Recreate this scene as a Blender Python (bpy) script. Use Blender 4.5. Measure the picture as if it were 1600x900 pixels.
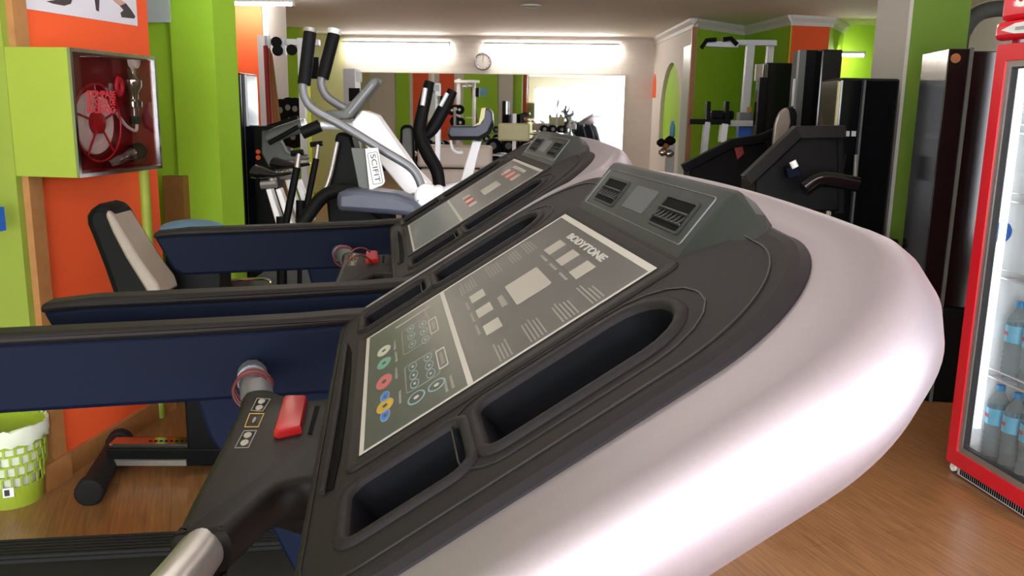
import bpy, math, random
import numpy as np
from math import sin, cos, pi, radians, sqrt, atan2
from mathutils import Vector, Matrix
from mathutils.geometry import tessellate_polygon

for o in list(bpy.data.objects): bpy.data.objects.remove(o)
scene = bpy.context.scene
COL = scene.collection
random.seed(4)

# ------------------------------------------------------------------ camera
HC, FPX = 1.4, 1365.34
PITCH, ROLL, YAW = radians(11.577), radians(.99), radians(8.3)
def _cam():
    fwd = np.array([0, cos(PITCH), -sin(PITCH)]); right = np.array([1., 0, 0]); down = np.cross(fwd, right)
    R = cos(ROLL)*right - sin(ROLL)*down; D = np.cross(fwd, R)
    c, s = cos(YAW), sin(YAW); Rz = np.array([[c, -s, 0], [s, c, 0], [0, 0, 1]])
    return Rz@R, Rz@D, Rz@fwd
CR, CD, CF = _cam()
cd = bpy.data.cameras.new('camera'); cam = bpy.data.objects.new('camera', cd); COL.objects.link(cam)
cd.sensor_width = 36; cd.lens = FPX/1600*36; cd.clip_start = .02; cd.clip_end = 100
m = Matrix.Identity(4)
for i in range(3):
    m[i][0] = CR[i]; m[i][1] = -CD[i]; m[i][2] = -CF[i]
m[2][3] = HC
cam.matrix_world = m
scene.camera = cam
CAM = np.array([0, 0, HC])

# ------------------------------------------------------------------ world, exposure
w = bpy.data.worlds.new('world'); scene.world = w; w.use_nodes = True
w.node_tree.nodes['Background'].inputs[0].default_value = (.85, .92, 1, 1)
w.node_tree.nodes['Background'].inputs[1].default_value = 1.0
vs = scene.view_settings
vs.view_transform = 'Standard'; vs.look = 'None'; vs.exposure = 0.0; vs.gamma = 1; vs.use_curve_mapping = False
WINDOW_GLOW = 18.0
FILL_GLOW = 45.0

# ------------------------------------------------------------------ materials
def srgb(h):
    c = [int(h[i:i+2], 16)/255 for i in (0, 2, 4)]
    return tuple(x/12.92 if x <= .04045 else ((x+.055)/1.055)**2.4 for x in c)+(1,)
MATS = {}
def mat(name, col, rough=.5, metal=0., var=.12, scale=30., bump=0., bscale=None, spec=.5, coat=0.):
    m = bpy.data.materials.new(name); m.use_nodes = True; nt = m.node_tree; b = nt.nodes['Principled BSDF']
    c = srgb(col) if isinstance(col, str) else tuple(col)+(1,)
    tc = nt.nodes.new('ShaderNodeTexCoord'); nz = nt.nodes.new('ShaderNodeTexNoise')
    nz.inputs['Scale'].default_value = scale; nz.inputs['Detail'].default_value = 4
    nt.links.new(tc.outputs['Object'], nz.inputs['Vector'])
    mx = nt.nodes.new('ShaderNodeMix'); mx.data_type = 'RGBA'
    mx.inputs['A'].default_value = tuple(x*(1-var) for x in c[:3])+(1,)
    mx.inputs['B'].default_value = tuple(min(1, x*(1+var)) for x in c[:3])+(1,)
    nt.links.new(nz.outputs['Fac'], mx.inputs['Factor']); nt.links.new(mx.outputs['Result'], b.inputs['Base Color'])
    b.inputs['Roughness'].default_value = rough; b.inputs['Metallic'].default_value = metal
    b.inputs['Specular IOR Level'].default_value = spec; b.inputs['Coat Weight'].default_value = coat
    if bump:
        bn = nt.nodes.new('ShaderNodeBump'); bn.inputs['Strength'].default_value = bump; bn.inputs['Distance'].default_value = .002
        n2 = nt.nodes.new('ShaderNodeTexNoise'); n2.inputs['Scale'].default_value = bscale or scale*8
        nt.links.new(tc.outputs['Object'], n2.inputs['Vector'])
        nt.links.new(n2.outputs['Fac'], bn.inputs['Height']); nt.links.new(bn.outputs['Normal'], b.inputs['Normal'])
    MATS[name] = m; return m
def emit(name, col, strength):
    m = bpy.data.materials.new(name); m.use_nodes = True; nt = m.node_tree; nt.nodes.clear()
    e = nt.nodes.new('ShaderNodeEmission'); o = nt.nodes.new('ShaderNodeOutputMaterial')
    e.inputs[0].default_value = srgb(col); e.inputs[1].default_value = strength
    nt.links.new(e.outputs[0], o.inputs[0]); MATS[name] = m; return m
def glass(name, tint='ffffff', f=.08, rough=.02):
    m = bpy.data.materials.new(name); m.use_nodes = True; nt = m.node_tree; nt.nodes.clear()
    t = nt.nodes.new('ShaderNodeBsdfTransparent'); g = nt.nodes.new('ShaderNodeBsdfGlossy'); mx = nt.nodes.new('ShaderNodeMixShader')
    o = nt.nodes.new('ShaderNodeOutputMaterial')
    t.inputs[0].default_value = srgb(tint); g.inputs['Roughness'].default_value = rough
    mx.inputs[0].default_value = f; nt.links.new(t.outputs[0], mx.inputs[1]); nt.links.new(g.outputs[0], mx.inputs[2])
    nt.links.new(mx.outputs[0], o.inputs[0]); MATS[name] = m; return m

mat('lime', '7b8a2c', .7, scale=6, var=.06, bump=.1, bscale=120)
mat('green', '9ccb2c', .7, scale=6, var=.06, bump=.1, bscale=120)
mat('green_col_shade', '5e7f18', .7, scale=6, var=.06, bump=.1, bscale=120)  # green of the right column, its shade put into the colour
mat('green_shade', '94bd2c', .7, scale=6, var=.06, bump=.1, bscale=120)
mat('lime_box', '84942b', .6, scale=6, var=.05)
mat('orange', 'dd5220', .7, scale=6, var=.05, bump=.1, bscale=120)
mat('white_wall', 'd9d2cb', .75, scale=5, var=.04)
mat('grey_wall', 'b9b5ae', .75, scale=5, var=.04)
mat('cream_wall', 'd2d0a0', .75, scale=5, var=.04)
mat('ceiling_paint', 'e6dfd8', .8, scale=1.2, var=.06)
mat('cornice_white', 'cfcdca', .6, scale=10, var=.03)
mat('trim_wood', '9a6a3c', .5, scale=25, var=.25)
mat('plank_wood', '8a6232', .5, scale=25, var=.2)
mat('shell', '8c848a', .45, metal=.75, scale=400, var=.05, spec=.3)
mat('plate', '1c191b', .6, spec=.12, scale=900, var=.3, bump=.15, bscale=900)
mat('plate_side', '171516', .5, spec=.3, scale=600, var=.2)
mat('pocket', '07080c', .6, spec=.05, scale=50, var=.2)
mat('bezel', '171413', .6, spec=.15, scale=300, var=.2)
mat('overlay', '312f2c', .35, spec=.35, scale=300, var=.12)
mat('overlay_green', '333b38', .35, spec=.35, scale=300, var=.12)
mat('print_grey', '9a9592', .5, scale=200, var=.05)
mat('print_dim', '6d6a66', .5, scale=200, var=.05)
mat('display_dark', '2c2a28', .4, scale=200, var=.05)
mat('window_grey', '858079', .35, scale=200, var=.05)
mat('key_blue', '66808a', .4, scale=200, var=.05)
mat('key_teal', '4f7f74', .4, scale=200, var=.05)
mat('key_white', '95978c', .4, scale=200, var=.05)
mat('key_red', '9c4a52', .4, scale=200, var=.05)
mat('key_yellow', '9c8024', .4, scale=200, var=.05)
mat('vent', '1f2322', .55, spec=.2, scale=300, var=.15)
mat('vent_label', '2b3135', .45, scale=200, var=.1)
mat('vent_dark', '050506', .7, spec=.05, scale=60, var=.2)
mat('navy', '090f1f', .6, spec=.06, scale=500, var=.15)
mat('rail_black', '17181c', .5, scale=300, var=.15)
mat('rail_cap', '130f0e', .6, spec=.2, scale=300, var=.15)
mat('black', '0b0b0c', .55, spec=.1, scale=80, var=.2)
mat('black_gloss', '0b0c0e', .12, scale=20, var=.2)
mat('rubber', '111112', .7, spec=.3, scale=200, var=.2, bump=.2, bscale=300)
mat('hub', '131110', .5, spec=.15, scale=500, var=.2)
mat('steel', '9c9894', .32, metal=.7, scale=40, var=.06)
mat('chrome', 'c4c4c4', .12, metal=1., scale=20, var=.05)
mat('bright_steel', 'd0d2d6', .3, metal=.4, scale=40, var=.05)
mat('tube_grey', '74767c', .35, metal=.5, scale=40, var=.06)
mat('white_paint', 'dcdce0', .4, scale=40, var=.03)
mat('pale_paint', 'aeb2b6', .45, scale=40, var=.04)
mat('red_plastic', '8f1218', .35, scale=40, var=.08)
mat('cord_red', '4a0d10', .5, scale=80, var=.15)
mat('pink_red', 'd22038', .4, scale=40, var=.05)
mat('fridge_red', 'c60f24', .25, scale=20, var=.04, coat=.3)
mat('fridge_white', 'd5dcde', .5, scale=10, var=.02)
mat('label_blue', '5aa6c4', .4, scale=30, var=.06)
mat('cap_blue', '1f7fb4', .4, scale=30, var=.06)
mat('ink_red', 'b5202c', .5, scale=30, var=.05)
mat('ink_white', 'e6e6e6', .5, scale=30, var=.03)
mat('ink_dark', '2a2a2c', .5, scale=30, var=.05)
mat('ink_blue', '1a55a8', .5, scale=30, var=.05)
mat('cabinet_red', '7d0d14', .35, scale=8, var=.15)
mat('reel_red', 'b21a1e', .35, scale=20, var=.08)
mat('hose_white', 'e6e4de', .6, scale=60, var=.08)
mat('grey_leather', '80756a', .4, scale=14, var=.18, bump=.1)
mat('beige_pad', 'b6a79b', .5, scale=14, var=.06)
mat('cream_pad', 'c0bb8e', .5, scale=14, var=.06)
mat('dark_pad', '4c4f4d', .5, scale=30, var=.1)
mat('navy_pad', '3c4152', .4, scale=30, var=.1)
mat('basket', '8fa42c', .45, scale=20, var=.06)
mat('bag', 'c8cebb', .35, scale=20, var=.08, bump=.3, bscale=40)
mat('stick_brown', '8e5526', .5, scale=30, var=.2)
mat('flywheel_red', 'b3311e', .4, scale=20, var=.1)
mat('towel_pink', 'c5214e', .8, scale=20, var=.1)
mat('yellow_green', 'b9c92e', .6, scale=20, var=.05)
mat('shoe_brown', '3b2f33', .6, scale=20, var=.2)
mat('skin_tone', 'b98f80', .6, scale=20, var=.05)
mat('poster_paper', 'c9c7cf', .5, scale=3, var=.06)
mat('blue_cloth', '5a7f98', .6, scale=20, var=.1)
glass('clear_glass'); glass('cabinet_glass', 'e8e0e0')
mat('bottle_pet', 'c4d0d4', .12, scale=20, var=.04)
MATS['bottle_pet'].node_tree.nodes['Principled BSDF'].inputs['Transmission Weight'].default_value = .85
MATS['bottle_pet'].node_tree.nodes['Principled BSDF'].inputs['IOR'].default_value = 1.1
mat('frosted', 'a9b7b2', .35, scale=8, var=.05)
emit('daylight', 'f4f8ff', WINDOW_GLOW)
emit('fill_tube', 'fff7ee', FILL_GLOW)
emit('tube_bright', 'fff7ee', 120)
emit('lamp_white', 'ffffff', 12)
emit('led_red', 'd8746c', .55)
emit('fridge_lamp', 'f2fbff', 3.5)

def wood_floor():
    m = mat('floor_wood', '8a5a35', .33, scale=3, var=.15); nt = m.node_tree; b = nt.nodes['Principled BSDF']
    tc = nt.nodes.new('ShaderNodeTexCoord'); mp = nt.nodes.new('ShaderNodeMapping')
    mp.inputs['Rotation'].default_value = (0, 0, radians(62))
    nt.links.new(tc.outputs['Object'], mp.inputs['Vector'])
    br = nt.nodes.new('ShaderNodeTexBrick'); br.inputs['Scale'].default_value = 1
    br.inputs['Brick Width'].default_value = 1.2; br.inputs['Row Height'].default_value = .19
    br.inputs['Mortar Size'].default_value = .0012
    br.inputs['Color1'].default_value = srgb('8f6642'); br.inputs['Color2'].default_value = srgb('875e3a'); br.inputs['Mortar'].default_value = srgb('6e4a2c')
    nt.links.new(mp.outputs[0], br.inputs['Vector'])
    m2 = nt.nodes.new('ShaderNodeMapping'); m2.inputs['Scale'].default_value = (2, 28, 1)
    nt.links.new(mp.outputs[0], m2.inputs['Vector'])
    nz = nt.nodes.new('ShaderNodeTexNoise'); nz.inputs['Scale'].default_value = 3; nz.inputs['Detail'].default_value = 6
    nt.links.new(m2.outputs[0], nz.inputs['Vector'])
    cr = nt.nodes.new('ShaderNodeValToRGB'); cr.color_ramp.elements[0].position = .3; cr.color_ramp.elements[1].position = .7
    cr.color_ramp.elements[0].color = (.62, .6, .58, 1); cr.color_ramp.elements[1].color = (1.12, 1.1, 1.06, 1)
    nt.links.new(nz.outputs['Fac'], cr.inputs[0])
    mx = nt.nodes.new('ShaderNodeMix'); mx.data_type = 'RGBA'; mx.blend_type = 'MULTIPLY'; mx.inputs['Factor'].default_value = 1
    nt.links.new(br.outputs['Color'], mx.inputs['A']); nt.links.new(cr.outputs[0], mx.inputs['B'])
    nt.links.new(mx.outputs['Result'], b.inputs['Base Color'])
wood_floor()
def brick_paint():
    m = mat('brick_paint', 'd8d0c8', .75, scale=6, var=.03); nt = m.node_tree; b = nt.nodes['Principled BSDF']
    tc = nt.nodes.new('ShaderNodeTexCoord'); mp = nt.nodes.new('ShaderNodeMapping'); mp.inputs['Rotation'].default_value = (radians(90), 0, 0)
    nt.links.new(tc.outputs['Object'], mp.inputs['Vector'])
    br = nt.nodes.new('ShaderNodeTexBrick'); br.inputs['Scale'].default_value = 1; br.inputs['Brick Width'].default_value = .24; br.inputs['Row Height'].default_value = .075
    br.inputs['Mortar Size'].default_value = .006
    nt.links.new(mp.outputs[0], br.inputs['Vector'])
    bn = nt.nodes.new('ShaderNodeBump'); bn.invert = True; bn.inputs['Strength'].default_value = .5; bn.inputs['Distance'].default_value = .01
    nt.links.new(br.outputs['Fac'], bn.inputs['Height']); nt.links.new(bn.outputs['Normal'], b.inputs['Normal'])
brick_paint()
def mirror_mat():
    m = mat('mirror_silver', 'e8ebe8', .02, metal=1., scale=2, var=.02)
mirror_mat()

# ------------------------------------------------------------------ helpers
V = lambda *a: np.array(a, float)
def unit(v): v = np.asarray(v, float); return v/np.linalg.norm(v)
def ray(x, y): return CR*((x-800)/FPX)+CD*((y-450)/FPX)+CF
def at(x, y, d): return CAM+ray(x, y)*d                        # a point of the place, d metres into the room
def onz(x, y, z): r = ray(x, y); return CAM+r*((z-HC)/r[2])
def onpl(x, y, p, n): r = ray(x, y); p = np.asarray(p, float); n = np.asarray(n, float); return CAM+r*(np.dot(p-CAM, n)/np.dot(r, n))
def ony(x, y, Y): return onpl(x, y, (0, Y, 0), (0, 1, 0))
def onx(x, y, X): return onpl(x, y, (X, 0, 0), (1, 0, 0))
ZUP = V(0, 0, 1)
HR = unit([CR[0], CR[1], 0]); HF = unit([CF[0], CF[1], 0])      # level right / level ahead

def smooth_path(pts, sub=6, closed=False):
    P = [np.asarray(p, float) for p in pts]; n = len(P)
    if n < 3: return P
    out = []; rng = range(n) if closed else range(n-1)
    for i in rng:
        p0 = P[(i-1) % n] if closed or i > 0 else 2*P[0]-P[1]
        p1 = P[i]; p2 = P[(i+1) % n]
        p3 = P[(i+2) % n] if closed or i+2 < n else 2*P[-1]-P[-2]
        for k in range(sub):
            t = k/sub
            out.append(.5*((2*p1)+(-p0+p2)*t+(2*p0-5*p1+4*p2-p3)*t*t+(-p0+3*p1-3*p2+p3)*t**3))
    if not closed: out.append(P[-1])
    return out
ORIG = {}
class MB:
    def __init__(s): s.v = []; s.f = []
    def add(s, vs, fs):
        b = len(s.v); s.v += [np.asarray(p, float) for p in vs]; s.f += [tuple(b+i for i in f) for f in fs]; return s
    def obox(s, c, ex, ey, ez, a, b, h):
        c = np.asarray(c, float); vs = []
        for k in (-1, 1):
            for (i, j) in ((-1, -1), (1, -1), (1, 1), (-1, 1)): vs.append(c+i*a/2*ex+j*b/2*ey+k*h/2*ez)
        return s.add(vs, [(3, 2, 1, 0), (4, 5, 6, 7), (0, 1, 5, 4), (1, 2, 6, 5), (2, 3, 7, 6), (3, 0, 4, 7)])
    def box(s, lo, hi):
        lo, hi = np.minimum(lo, hi), np.maximum(lo, hi); d = hi-lo
        return s.obox((lo+hi)/2, V(1, 0, 0), V(0, 1, 0), V(0, 0, 1), *d)
    def loft(s, rings, cap0=True, cap1=True, closed=True):
        n = len(rings[0]); vs = [p for r in rings for p in r]; fs = []
        for i in range(len(rings)-1):
            for j in range(n if closed else n-1):
                k = (j+1) % n
                fs.append((i*n+j, i*n+k, (i+1)*n+k, (i+1)*n+j))
        if cap0: fs.append(tuple(range(n-1, -1, -1)))
        if cap1: fs.append(tuple((len(rings)-1)*n+j for j in range(n)))
        return s.add(vs, fs)
    def tube(s, pts, r, n=10, smooth=True, closed=False, sub=6, squash=1.):
        P = smooth_path(pts, sub, closed) if smooth else [np.asarray(p, float) for p in pts]
        rs = r if hasattr(r, '__len__') else [r, r]
        L = len(P); rings = []
        up = None
        for i, p in enumerate(P):
            a = P[(i-1) % L] if closed or i > 0 else P[0]; b = P[(i+1) % L] if closed or i < L-1 else P[-1]
            t = unit(b-a)
            if up is None:
                h = ZUP if abs(t[2]) < .9 else V(1, 0, 0); up = unit(h-t*np.dot(h, t))
            up = unit(up-t*np.dot(up, t)); sd = np.cross(t, up)
            rr = np.interp(i/max(1, L-1), np.linspace(0, 1, len(rs)), rs)
            rings.append([p+rr*(cos(2*pi*k/n)*sd+squash*sin(2*pi*k/n)*up) for k in range(n)])
        if closed: rings.append(rings[0]); return s.loft(rings, False, False)
        return s.loft(rings)
    def lathe(s, prof, c, ax=ZUP, n=20):
        ax = unit(ax); h = V(1, 0, 0) if abs(ax[0]) < .9 else V(0, 1, 0); e1 = unit(h-ax*np.dot(h, ax)); e2 = np.cross(ax, e1)
        c = np.asarray(c, float)
        return s.loft([[c+z*ax+max(r, 1e-4)*(cos(2*pi*k/n)*e1+sin(2*pi*k/n)*e2) for k in range(n)] for r, z in prof])
    def prism(s, poly, fn, h0, h1, holes=()):
        """poly: 2-D outline, fn(a,b,h)->world"""
        loops = [list(poly)]+[list(h) for h in holes]
        tri = tessellate_polygon([[Vector((a, b, 0)) for a, b in l] for l in loops])
        flat = [p for l in loops for p in l]; n = len(flat)
        vs = [fn(a, b, h1) for a, b in flat]+[fn(a, b, h0) for a, b in flat]
        fs = [tuple(t) for t in tri]+[tuple(n+i for i in reversed(t)) for t in tri]
        o = 0
        for l in loops:
            k = len(l)
            for i in range(k): j = (i+1) % k; fs.append((o+i, o+j, n+o+j, n+o+i))
            o += k
        return s.add(vs, fs)
    def build(s, name, m, parent=None, smooth=False, bevel=0, fixn=True, seg=2, sharp=40):
        vs = np.array(s.v); lo, hi = vs.min(0), vs.max(0); org = V((lo[0]+hi[0])/2, (lo[1]+hi[1])/2, lo[2])
        me = bpy.data.meshes.new(name); me.from_pydata([tuple(p-org) for p in s.v], [], s.f)
        if fixn:
            import bmesh
            bm = bmesh.new(); bm.from_mesh(me); bmesh.ops.recalc_face_normals(bm, faces=bm.faces); bm.to_mesh(me); bm.free()
        me.materials.append(MATS[m]); o = bpy.data.objects.new(name, me); COL.objects.link(o)
        return place(o, org, parent, smooth, bevel, seg, sharp)
def place(o, org, parent, smooth=False, bevel=0, seg=2, sharp=40):
    if smooth:
        me = o.data
        for p in me.polygons: p.use_smooth = True
        if sharp: me.set_sharp_from_angle(angle=radians(sharp))
    if bevel:
        b = o.modifiers.new('bevel', 'BEVEL'); b.width = bevel; b.segments = seg; b.limit_method = 'ANGLE'
    ORIG[o.name] = np.array(org)
    if parent is not None:
        o.parent = parent; o.location = tuple(org-ORIG[parent.name])
    else: o.location = tuple(org)
    return o
def tag(o, label, cat, group=None):
    o['label'] = label; o['category'] = cat
    if group: o['group'] = group
    return o
def thing(name, label, cat, loc, group=None):
    o = bpy.data.objects.new(name, None); o.empty_display_size = .1; COL.objects.link(o); o.location = tuple(loc)
    ORIG[o.name] = np.array(loc, float); return tag(o, label, cat, group)
def struct(o): o['kind'] = 'structure'; return o
def dup(root, delta, label=None):
    delta = np.asarray(delta, float)
    r = root.copy(); COL.objects.link(r); r.location = Vector(root.location)+Vector(delta); ORIG[r.name] = ORIG[root.name]+delta
    if label: r['label'] = label
    for ch in root.children:
        c = ch.copy(); COL.objects.link(c); c.parent = r; ORIG[c.name] = ORIG[ch.name]+delta
        for g in ch.children:
            d = g.copy(); COL.objects.link(d); d.parent = c; ORIG[d.name] = ORIG[g.name]+delta
    return r
def text(name, s, m, parent, origin, ex, ey, width, height, ext=.0008, align='LEFT', bold=.0):
    cu = bpy.data.curves.new(name, 'FONT'); cu.body = s; cu.size = 1; cu.align_x = align; cu.extrude = .5; cu.offset = bold
    t = bpy.data.objects.new(name, cu); COL.objects.link(t)
    dg = bpy.context.evaluated_depsgraph_get(); me = bpy.data.meshes.new_from_object(t.evaluated_get(dg))
    bpy.data.objects.remove(t); bpy.data.curves.remove(cu)
    P = np.array([v.co[:] for v in me.vertices]); lo, hi = P.min(0), P.max(0)
    ex, ey = unit(ex), unit(ey); nz = np.cross(ex, ey); nz = unit(nz)
    W = np.array([origin+ex*((p[0]-lo[0])/(hi[0]-lo[0])*width)+ey*((p[1]-lo[1])/(hi[1]-lo[1])*height)+nz*((p[2]-lo[2])/(hi[2]-lo[2])*ext) for p in P])
    org = W.mean(0)
    for v, p in zip(me.vertices, W): v.co = tuple(p-org)
    me.materials.clear(); me.materials.append(MATS[m]); o = bpy.data.objects.new(name, me); COL.objects.link(o)
    return place(o, org, parent)
def rrect(a0, a1, b0, b1, r, seg=5):
    """r: radius per corner (a1b1, a0b1, a0b0, a1b0), counter-clockwise"""
    if not hasattr(r, '__len__'): r = [r]*4
    out = []
    for (ca, cb, sa, sb, q, rr) in ((a1, b1, -1, -1, 0, r[0]), (a0, b1, 1, -1, 1, r[1]), (a0, b0, 1, 1, 2, r[2]), (a1, b0, -1, 1, 3, r[3])):
        for k in range(seg+1):
            t = (q+k/seg)*pi/2; out.append((ca+sa*rr+rr*cos(t), cb+sb*rr+rr*sin(t)))
    return out
def ellipse(a, b, ra, rb, n=20): return [(a+ra*cos(2*pi*k/n), b+rb*sin(2*pi*k/n)) for k in range(n)]
def inset(poly, d):
    n = len(poly); P = [V(*p) for p in poly]; out = []
    area = sum(P[i][0]*P[(i+1) % n][1]-P[(i+1) % n][0]*P[i][1] for i in range(n)); sg = 1 if area > 0 else -1
    for i in range(n):
        e1 = unit(P[i]-P[i-1]); e2 = unit(P[(i+1) % n]-P[i]); n1 = V(-e1[1], e1[0])*sg; n2 = V(-e2[1], e2[0])*sg
        b = unit(n1+n2); k = d/max(.4, np.dot(b, n1)); out.append(tuple(P[i]+b*k))
    return out
def pbox(x0, y0, x1, y1, d, depth, yaw=0, z0=None, taper=None):
    """upright box whose front spans these picture points at d metres; real width, height and depth"""
    c = at((x0+x1)/2, (y0+y1)/2, d); wd = (x1-x0)*d/FPX; ht = (y1-y0)*d/FPX*1.02
    a = radians(yaw); ex = HR*cos(a)+HF*sin(a); ey = -HR*sin(a)+HF*cos(a)
    top = c[2]+ht/2; bot = c[2]-ht/2 if z0 is None else z0
    cc = V(c[0], c[1], (top+bot)/2)+ey*depth/2
    return MB().obox(cc, ex, ey, ZUP, wd, depth, top-bot)
def ptube(pts, r, n=10, **k): return MB().tube([at(*p) for p in pts], r, n, **k)

# ================================================================== THE ROOM
CEIL = 2.5
def wbox(name, lo, hi, m, parent=None): o = MB().box(V(*lo), V(*hi)).build(name, m, parent); return struct(o) if parent is None else o
wbox('floor', (-6.3, -2.8, -.05), (4.3, 14.8, 0), 'floor_wood')
wbox('ceiling', (-6.3, -2.8, CEIL), (4.3, 14.8, CEIL+.08), 'ceiling_paint')
# left wall: lime part, wooden strip, orange part
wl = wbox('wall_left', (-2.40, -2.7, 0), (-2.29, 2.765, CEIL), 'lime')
wbox('wall_left_orange', (-2.33, 2.80, 0), (-2.13, 3.63, CEIL), 'orange')
wbox('wall_left_jog', (-2.29, 2.735, 0), (-2.13, 2.80, CEIL), 'lime')
wbox('trim_1', (-2.14, 2.765, .09), (-2.105, 2.835, CEIL), 'trim_wood')
wbox('baseboard_left', (-2.14, 2.76, 0), (-2.108, 3.63, .085), 'trim_wood')
wbox('baseboard_left_block', (-2.14, 2.70, 0), (-2.09, 2.84, .1), 'trim_wood')
wbox('wall_recess_side', (-3.1, 3.63, 0), (-3.0, 4.45, CEIL), 'green')
wbox('wall_recess', (-3.1, 4.45, 0), (-2.3, 4.62, CEIL), 'green')
wbox('wall_left_return', (-3.1, 3.5, 0), (-2.33, 3.63, CEIL), 'orange')
wbox('column_left', (-2.46, 4.4, 0), (-2.22, 4.66, CEIL), 'green')
wbox('trim_2', (-2.52, 4.34, 0), (-2.405, 4.4, 1.02), 'plank_wood')
# partition facing the mirror
wp = wbox('wall_partition', (-6.2, 4.60, 0), (-2.46, 4.78, CEIL), 'white_wall')
for (a, b, mm) in ((-5.49, -5.15, 'green'), (-4.36, -3.98, 'orange'), (-3.73, -2.85, 'green')):
    wbox('pilaster', (a, 4.78, 0), (b, 4.86, CEIL), mm, wp)
wbox('wall_left_far', (-6.3, 4.64, 0), (-6.2, 14.2, CEIL), 'cream_wall')
# far wall turned three degrees
TH = radians(3); FX = V(cos(TH), sin(TH), 0); FN = V(sin(TH), -cos(TH), 0); FO = V(-.3, 14.0, 0)
def farp(x, z, o=0): k = (x-FO[0])/FX[0]; return FO+FX*k+FN*o+V(0, 0, z)
def fbox(x0, x1, z0, z1, o0, o1):
    c = (farp(x0, z0, o0)+farp(x1, z1, o1))/2
    return MB().obox(c, FX, FN, ZUP, (x1-x0)/FX[0], abs(o1-o0), z1-z0)
struct(fbox(-4.75, .12, 0, CEIL, -.2, 0).build('wall_far', 'brick_paint'))
struct(fbox(-6.3, -4.75, 0, CEIL, -.2, 0).build('wall_far_left', 'cream_wall'))
mir = fbox(-4.7, -.33, .08, 1.93, 0, .012).build('wall_mirror', 'mirror_silver'); tag(mir, 'wide wall mirror on the white brick wall under the clock', 'mirror')
fb = fbox(-4.55, -.33, 1.93, 1.955, 0, .02).build('mirror_trim', 'white_wall', mir)
# wall with the arched niches
P1, P2, P3, P4, P5, P6, P7 = V(.1, 14.05, 0), V(.53, 11.12, 0), V(1.24, 12.16, 0), V(1.6, 10.74, 0), V(2.07, 10.94, 0), V(2.4, 11.78, 0), V(4.2, 12.4, 0)
def seg_frame(a, b):
    ex = unit(b-a); n = V(ex[1], -ex[0], 0); return ex, n, np.linalg.norm(b-a)
def wall_seg(name, a, b, m, z0=0, z1=CEIL, th=.1, off=0):
    ex, n, L = seg_frame(a, b); c = (a+b)/2+n*(off-th/2)+V(0, 0, (z0+z1)/2)
    return struct(MB().obox(c, ex, n, ZUP, L, th, z1-z0).build(name, m))
def arch(a0, a1, z0, zs, ztop, n=14):
    c = (a0+a1)/2; r = (a1-a0)/2
    return [(a0, z0), (a1, z0)]+[(c+r*cos(pi*k/n), zs+(ztop-zs)*sin(pi*k/n)) for k in range(n+1)]
ex, nn, L = seg_frame(P1, P2)
fn = lambda a, z, h: P1+ex*a+nn*h+V(0, 0, z)
def onarch(x, y):
    q = onpl(x, y, P1, nn)-P1; return float(q@ex), float(q[2])
a0, zb = onarch(1029, 218); a1, _ = onarch(1059, 218); _, zt = onarch(1045, 99)
nic = arch(a0, a1, zb, zb+(zt-zb)*.35, zt)
wr = struct(MB().prism([(0, 0), (L, 0), (L, CEIL), (0, CEIL)], fn, -.05, 0, [nic]).build('wall_arches', 'white_wall'))
MB().prism(inset(nic, -.04), fn, -.07, -.048).build('niche_back', 'green', wr)
b0, zb2 = onarch(1019, 153); b1, _ = onarch(1024.5, 153); _, zt2 = onarch(1022, 116)
MB().prism(arch(max(.02, b0), b1, zb2, zb2+.1, zt2), fn, 0, .006).build('niche_small', 'orange', wr)
s0, s1 = onarch(1063, 200)[0], L-.01
MB().prism([(s0, .1), (s1, .1), (s1, 2.2), (s0, 2.2)], fn, 0, .01).build('shiny_panel', 'frosted', wr)
struct(MB().obox(P2+V(.012, -.02, 1.2), ex, nn, ZUP, .05, .06, 2.4).build('trim_3', 'trim_wood'))
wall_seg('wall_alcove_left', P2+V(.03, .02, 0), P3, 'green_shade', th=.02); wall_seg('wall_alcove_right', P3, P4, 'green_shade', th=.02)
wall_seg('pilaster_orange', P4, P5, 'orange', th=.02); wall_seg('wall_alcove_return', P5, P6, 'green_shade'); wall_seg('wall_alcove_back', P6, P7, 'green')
k = 0
for a, b in ((P1, P2), (P2, P3), (P3, P4), (P4, P5), (P5, P6)):
    k += 1; e_, n_, L_ = seg_frame(a, b)
    poly = [(0, -.11), (.012, -.11), (.02, -.07), (.055, -.03), (.06, 0), (0, 0)]
    mb = MB(); mb.loft([[a-e_*.02+n_*p+V(0, 0, CEIL+q) for p, q in poly], [b+e_*.04+n_*p+V(0, 0, CEIL+q) for p, q in poly]])
    struct(mb.build('trim_%d' % (k+3), 'cornice_white'))
wbox('wall_right', (3.2, -2.7, 0), (3.3, 12.2, CEIL), 'grey_wall')
# right column: white side, green front with shade in its colour
wbox('column_right', (1.49, 5.5, 0), (1.80, 6.25, CEIL), 'green_col_shade')
wbox('column_right_face', (1.47, 5.5, 0), (1.49, 6.25, CEIL), 'grey_wall')
# back wall with the big glazed entrance behind the camera
struct(MB().prism([(-2.33, 0), (3.3, 0), (3.3, CEIL), (-2.33, CEIL)], lambda a, b, h: V(a, -2.8+h, b), 0, .12,
                  [[(-2.05, .02), (1.05, .02), (1.05, 2.15), (-2.05, 2.15)], [(1.3, .3), (3.1, .3), (3.1, 2.15), (1.3, 2.15)]]).build('wall_back', 'white_wall'))
wn = wbox('window_1', (-2.05, -2.76, .02), (1.05, -2.74, 2.15), 'daylight')
for a in (-2.05, -1.02, .0, 1.0): MB().box(V(a, -2.735, .02), V(a+.05, -2.69, 2.15)).build('window_frame', 'white_paint', wn)
MB().box(V(-2.05, -2.735, 2.09), V(1.05, -2.69, 2.15)).build('window_frame', 'white_paint', wn)

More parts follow.
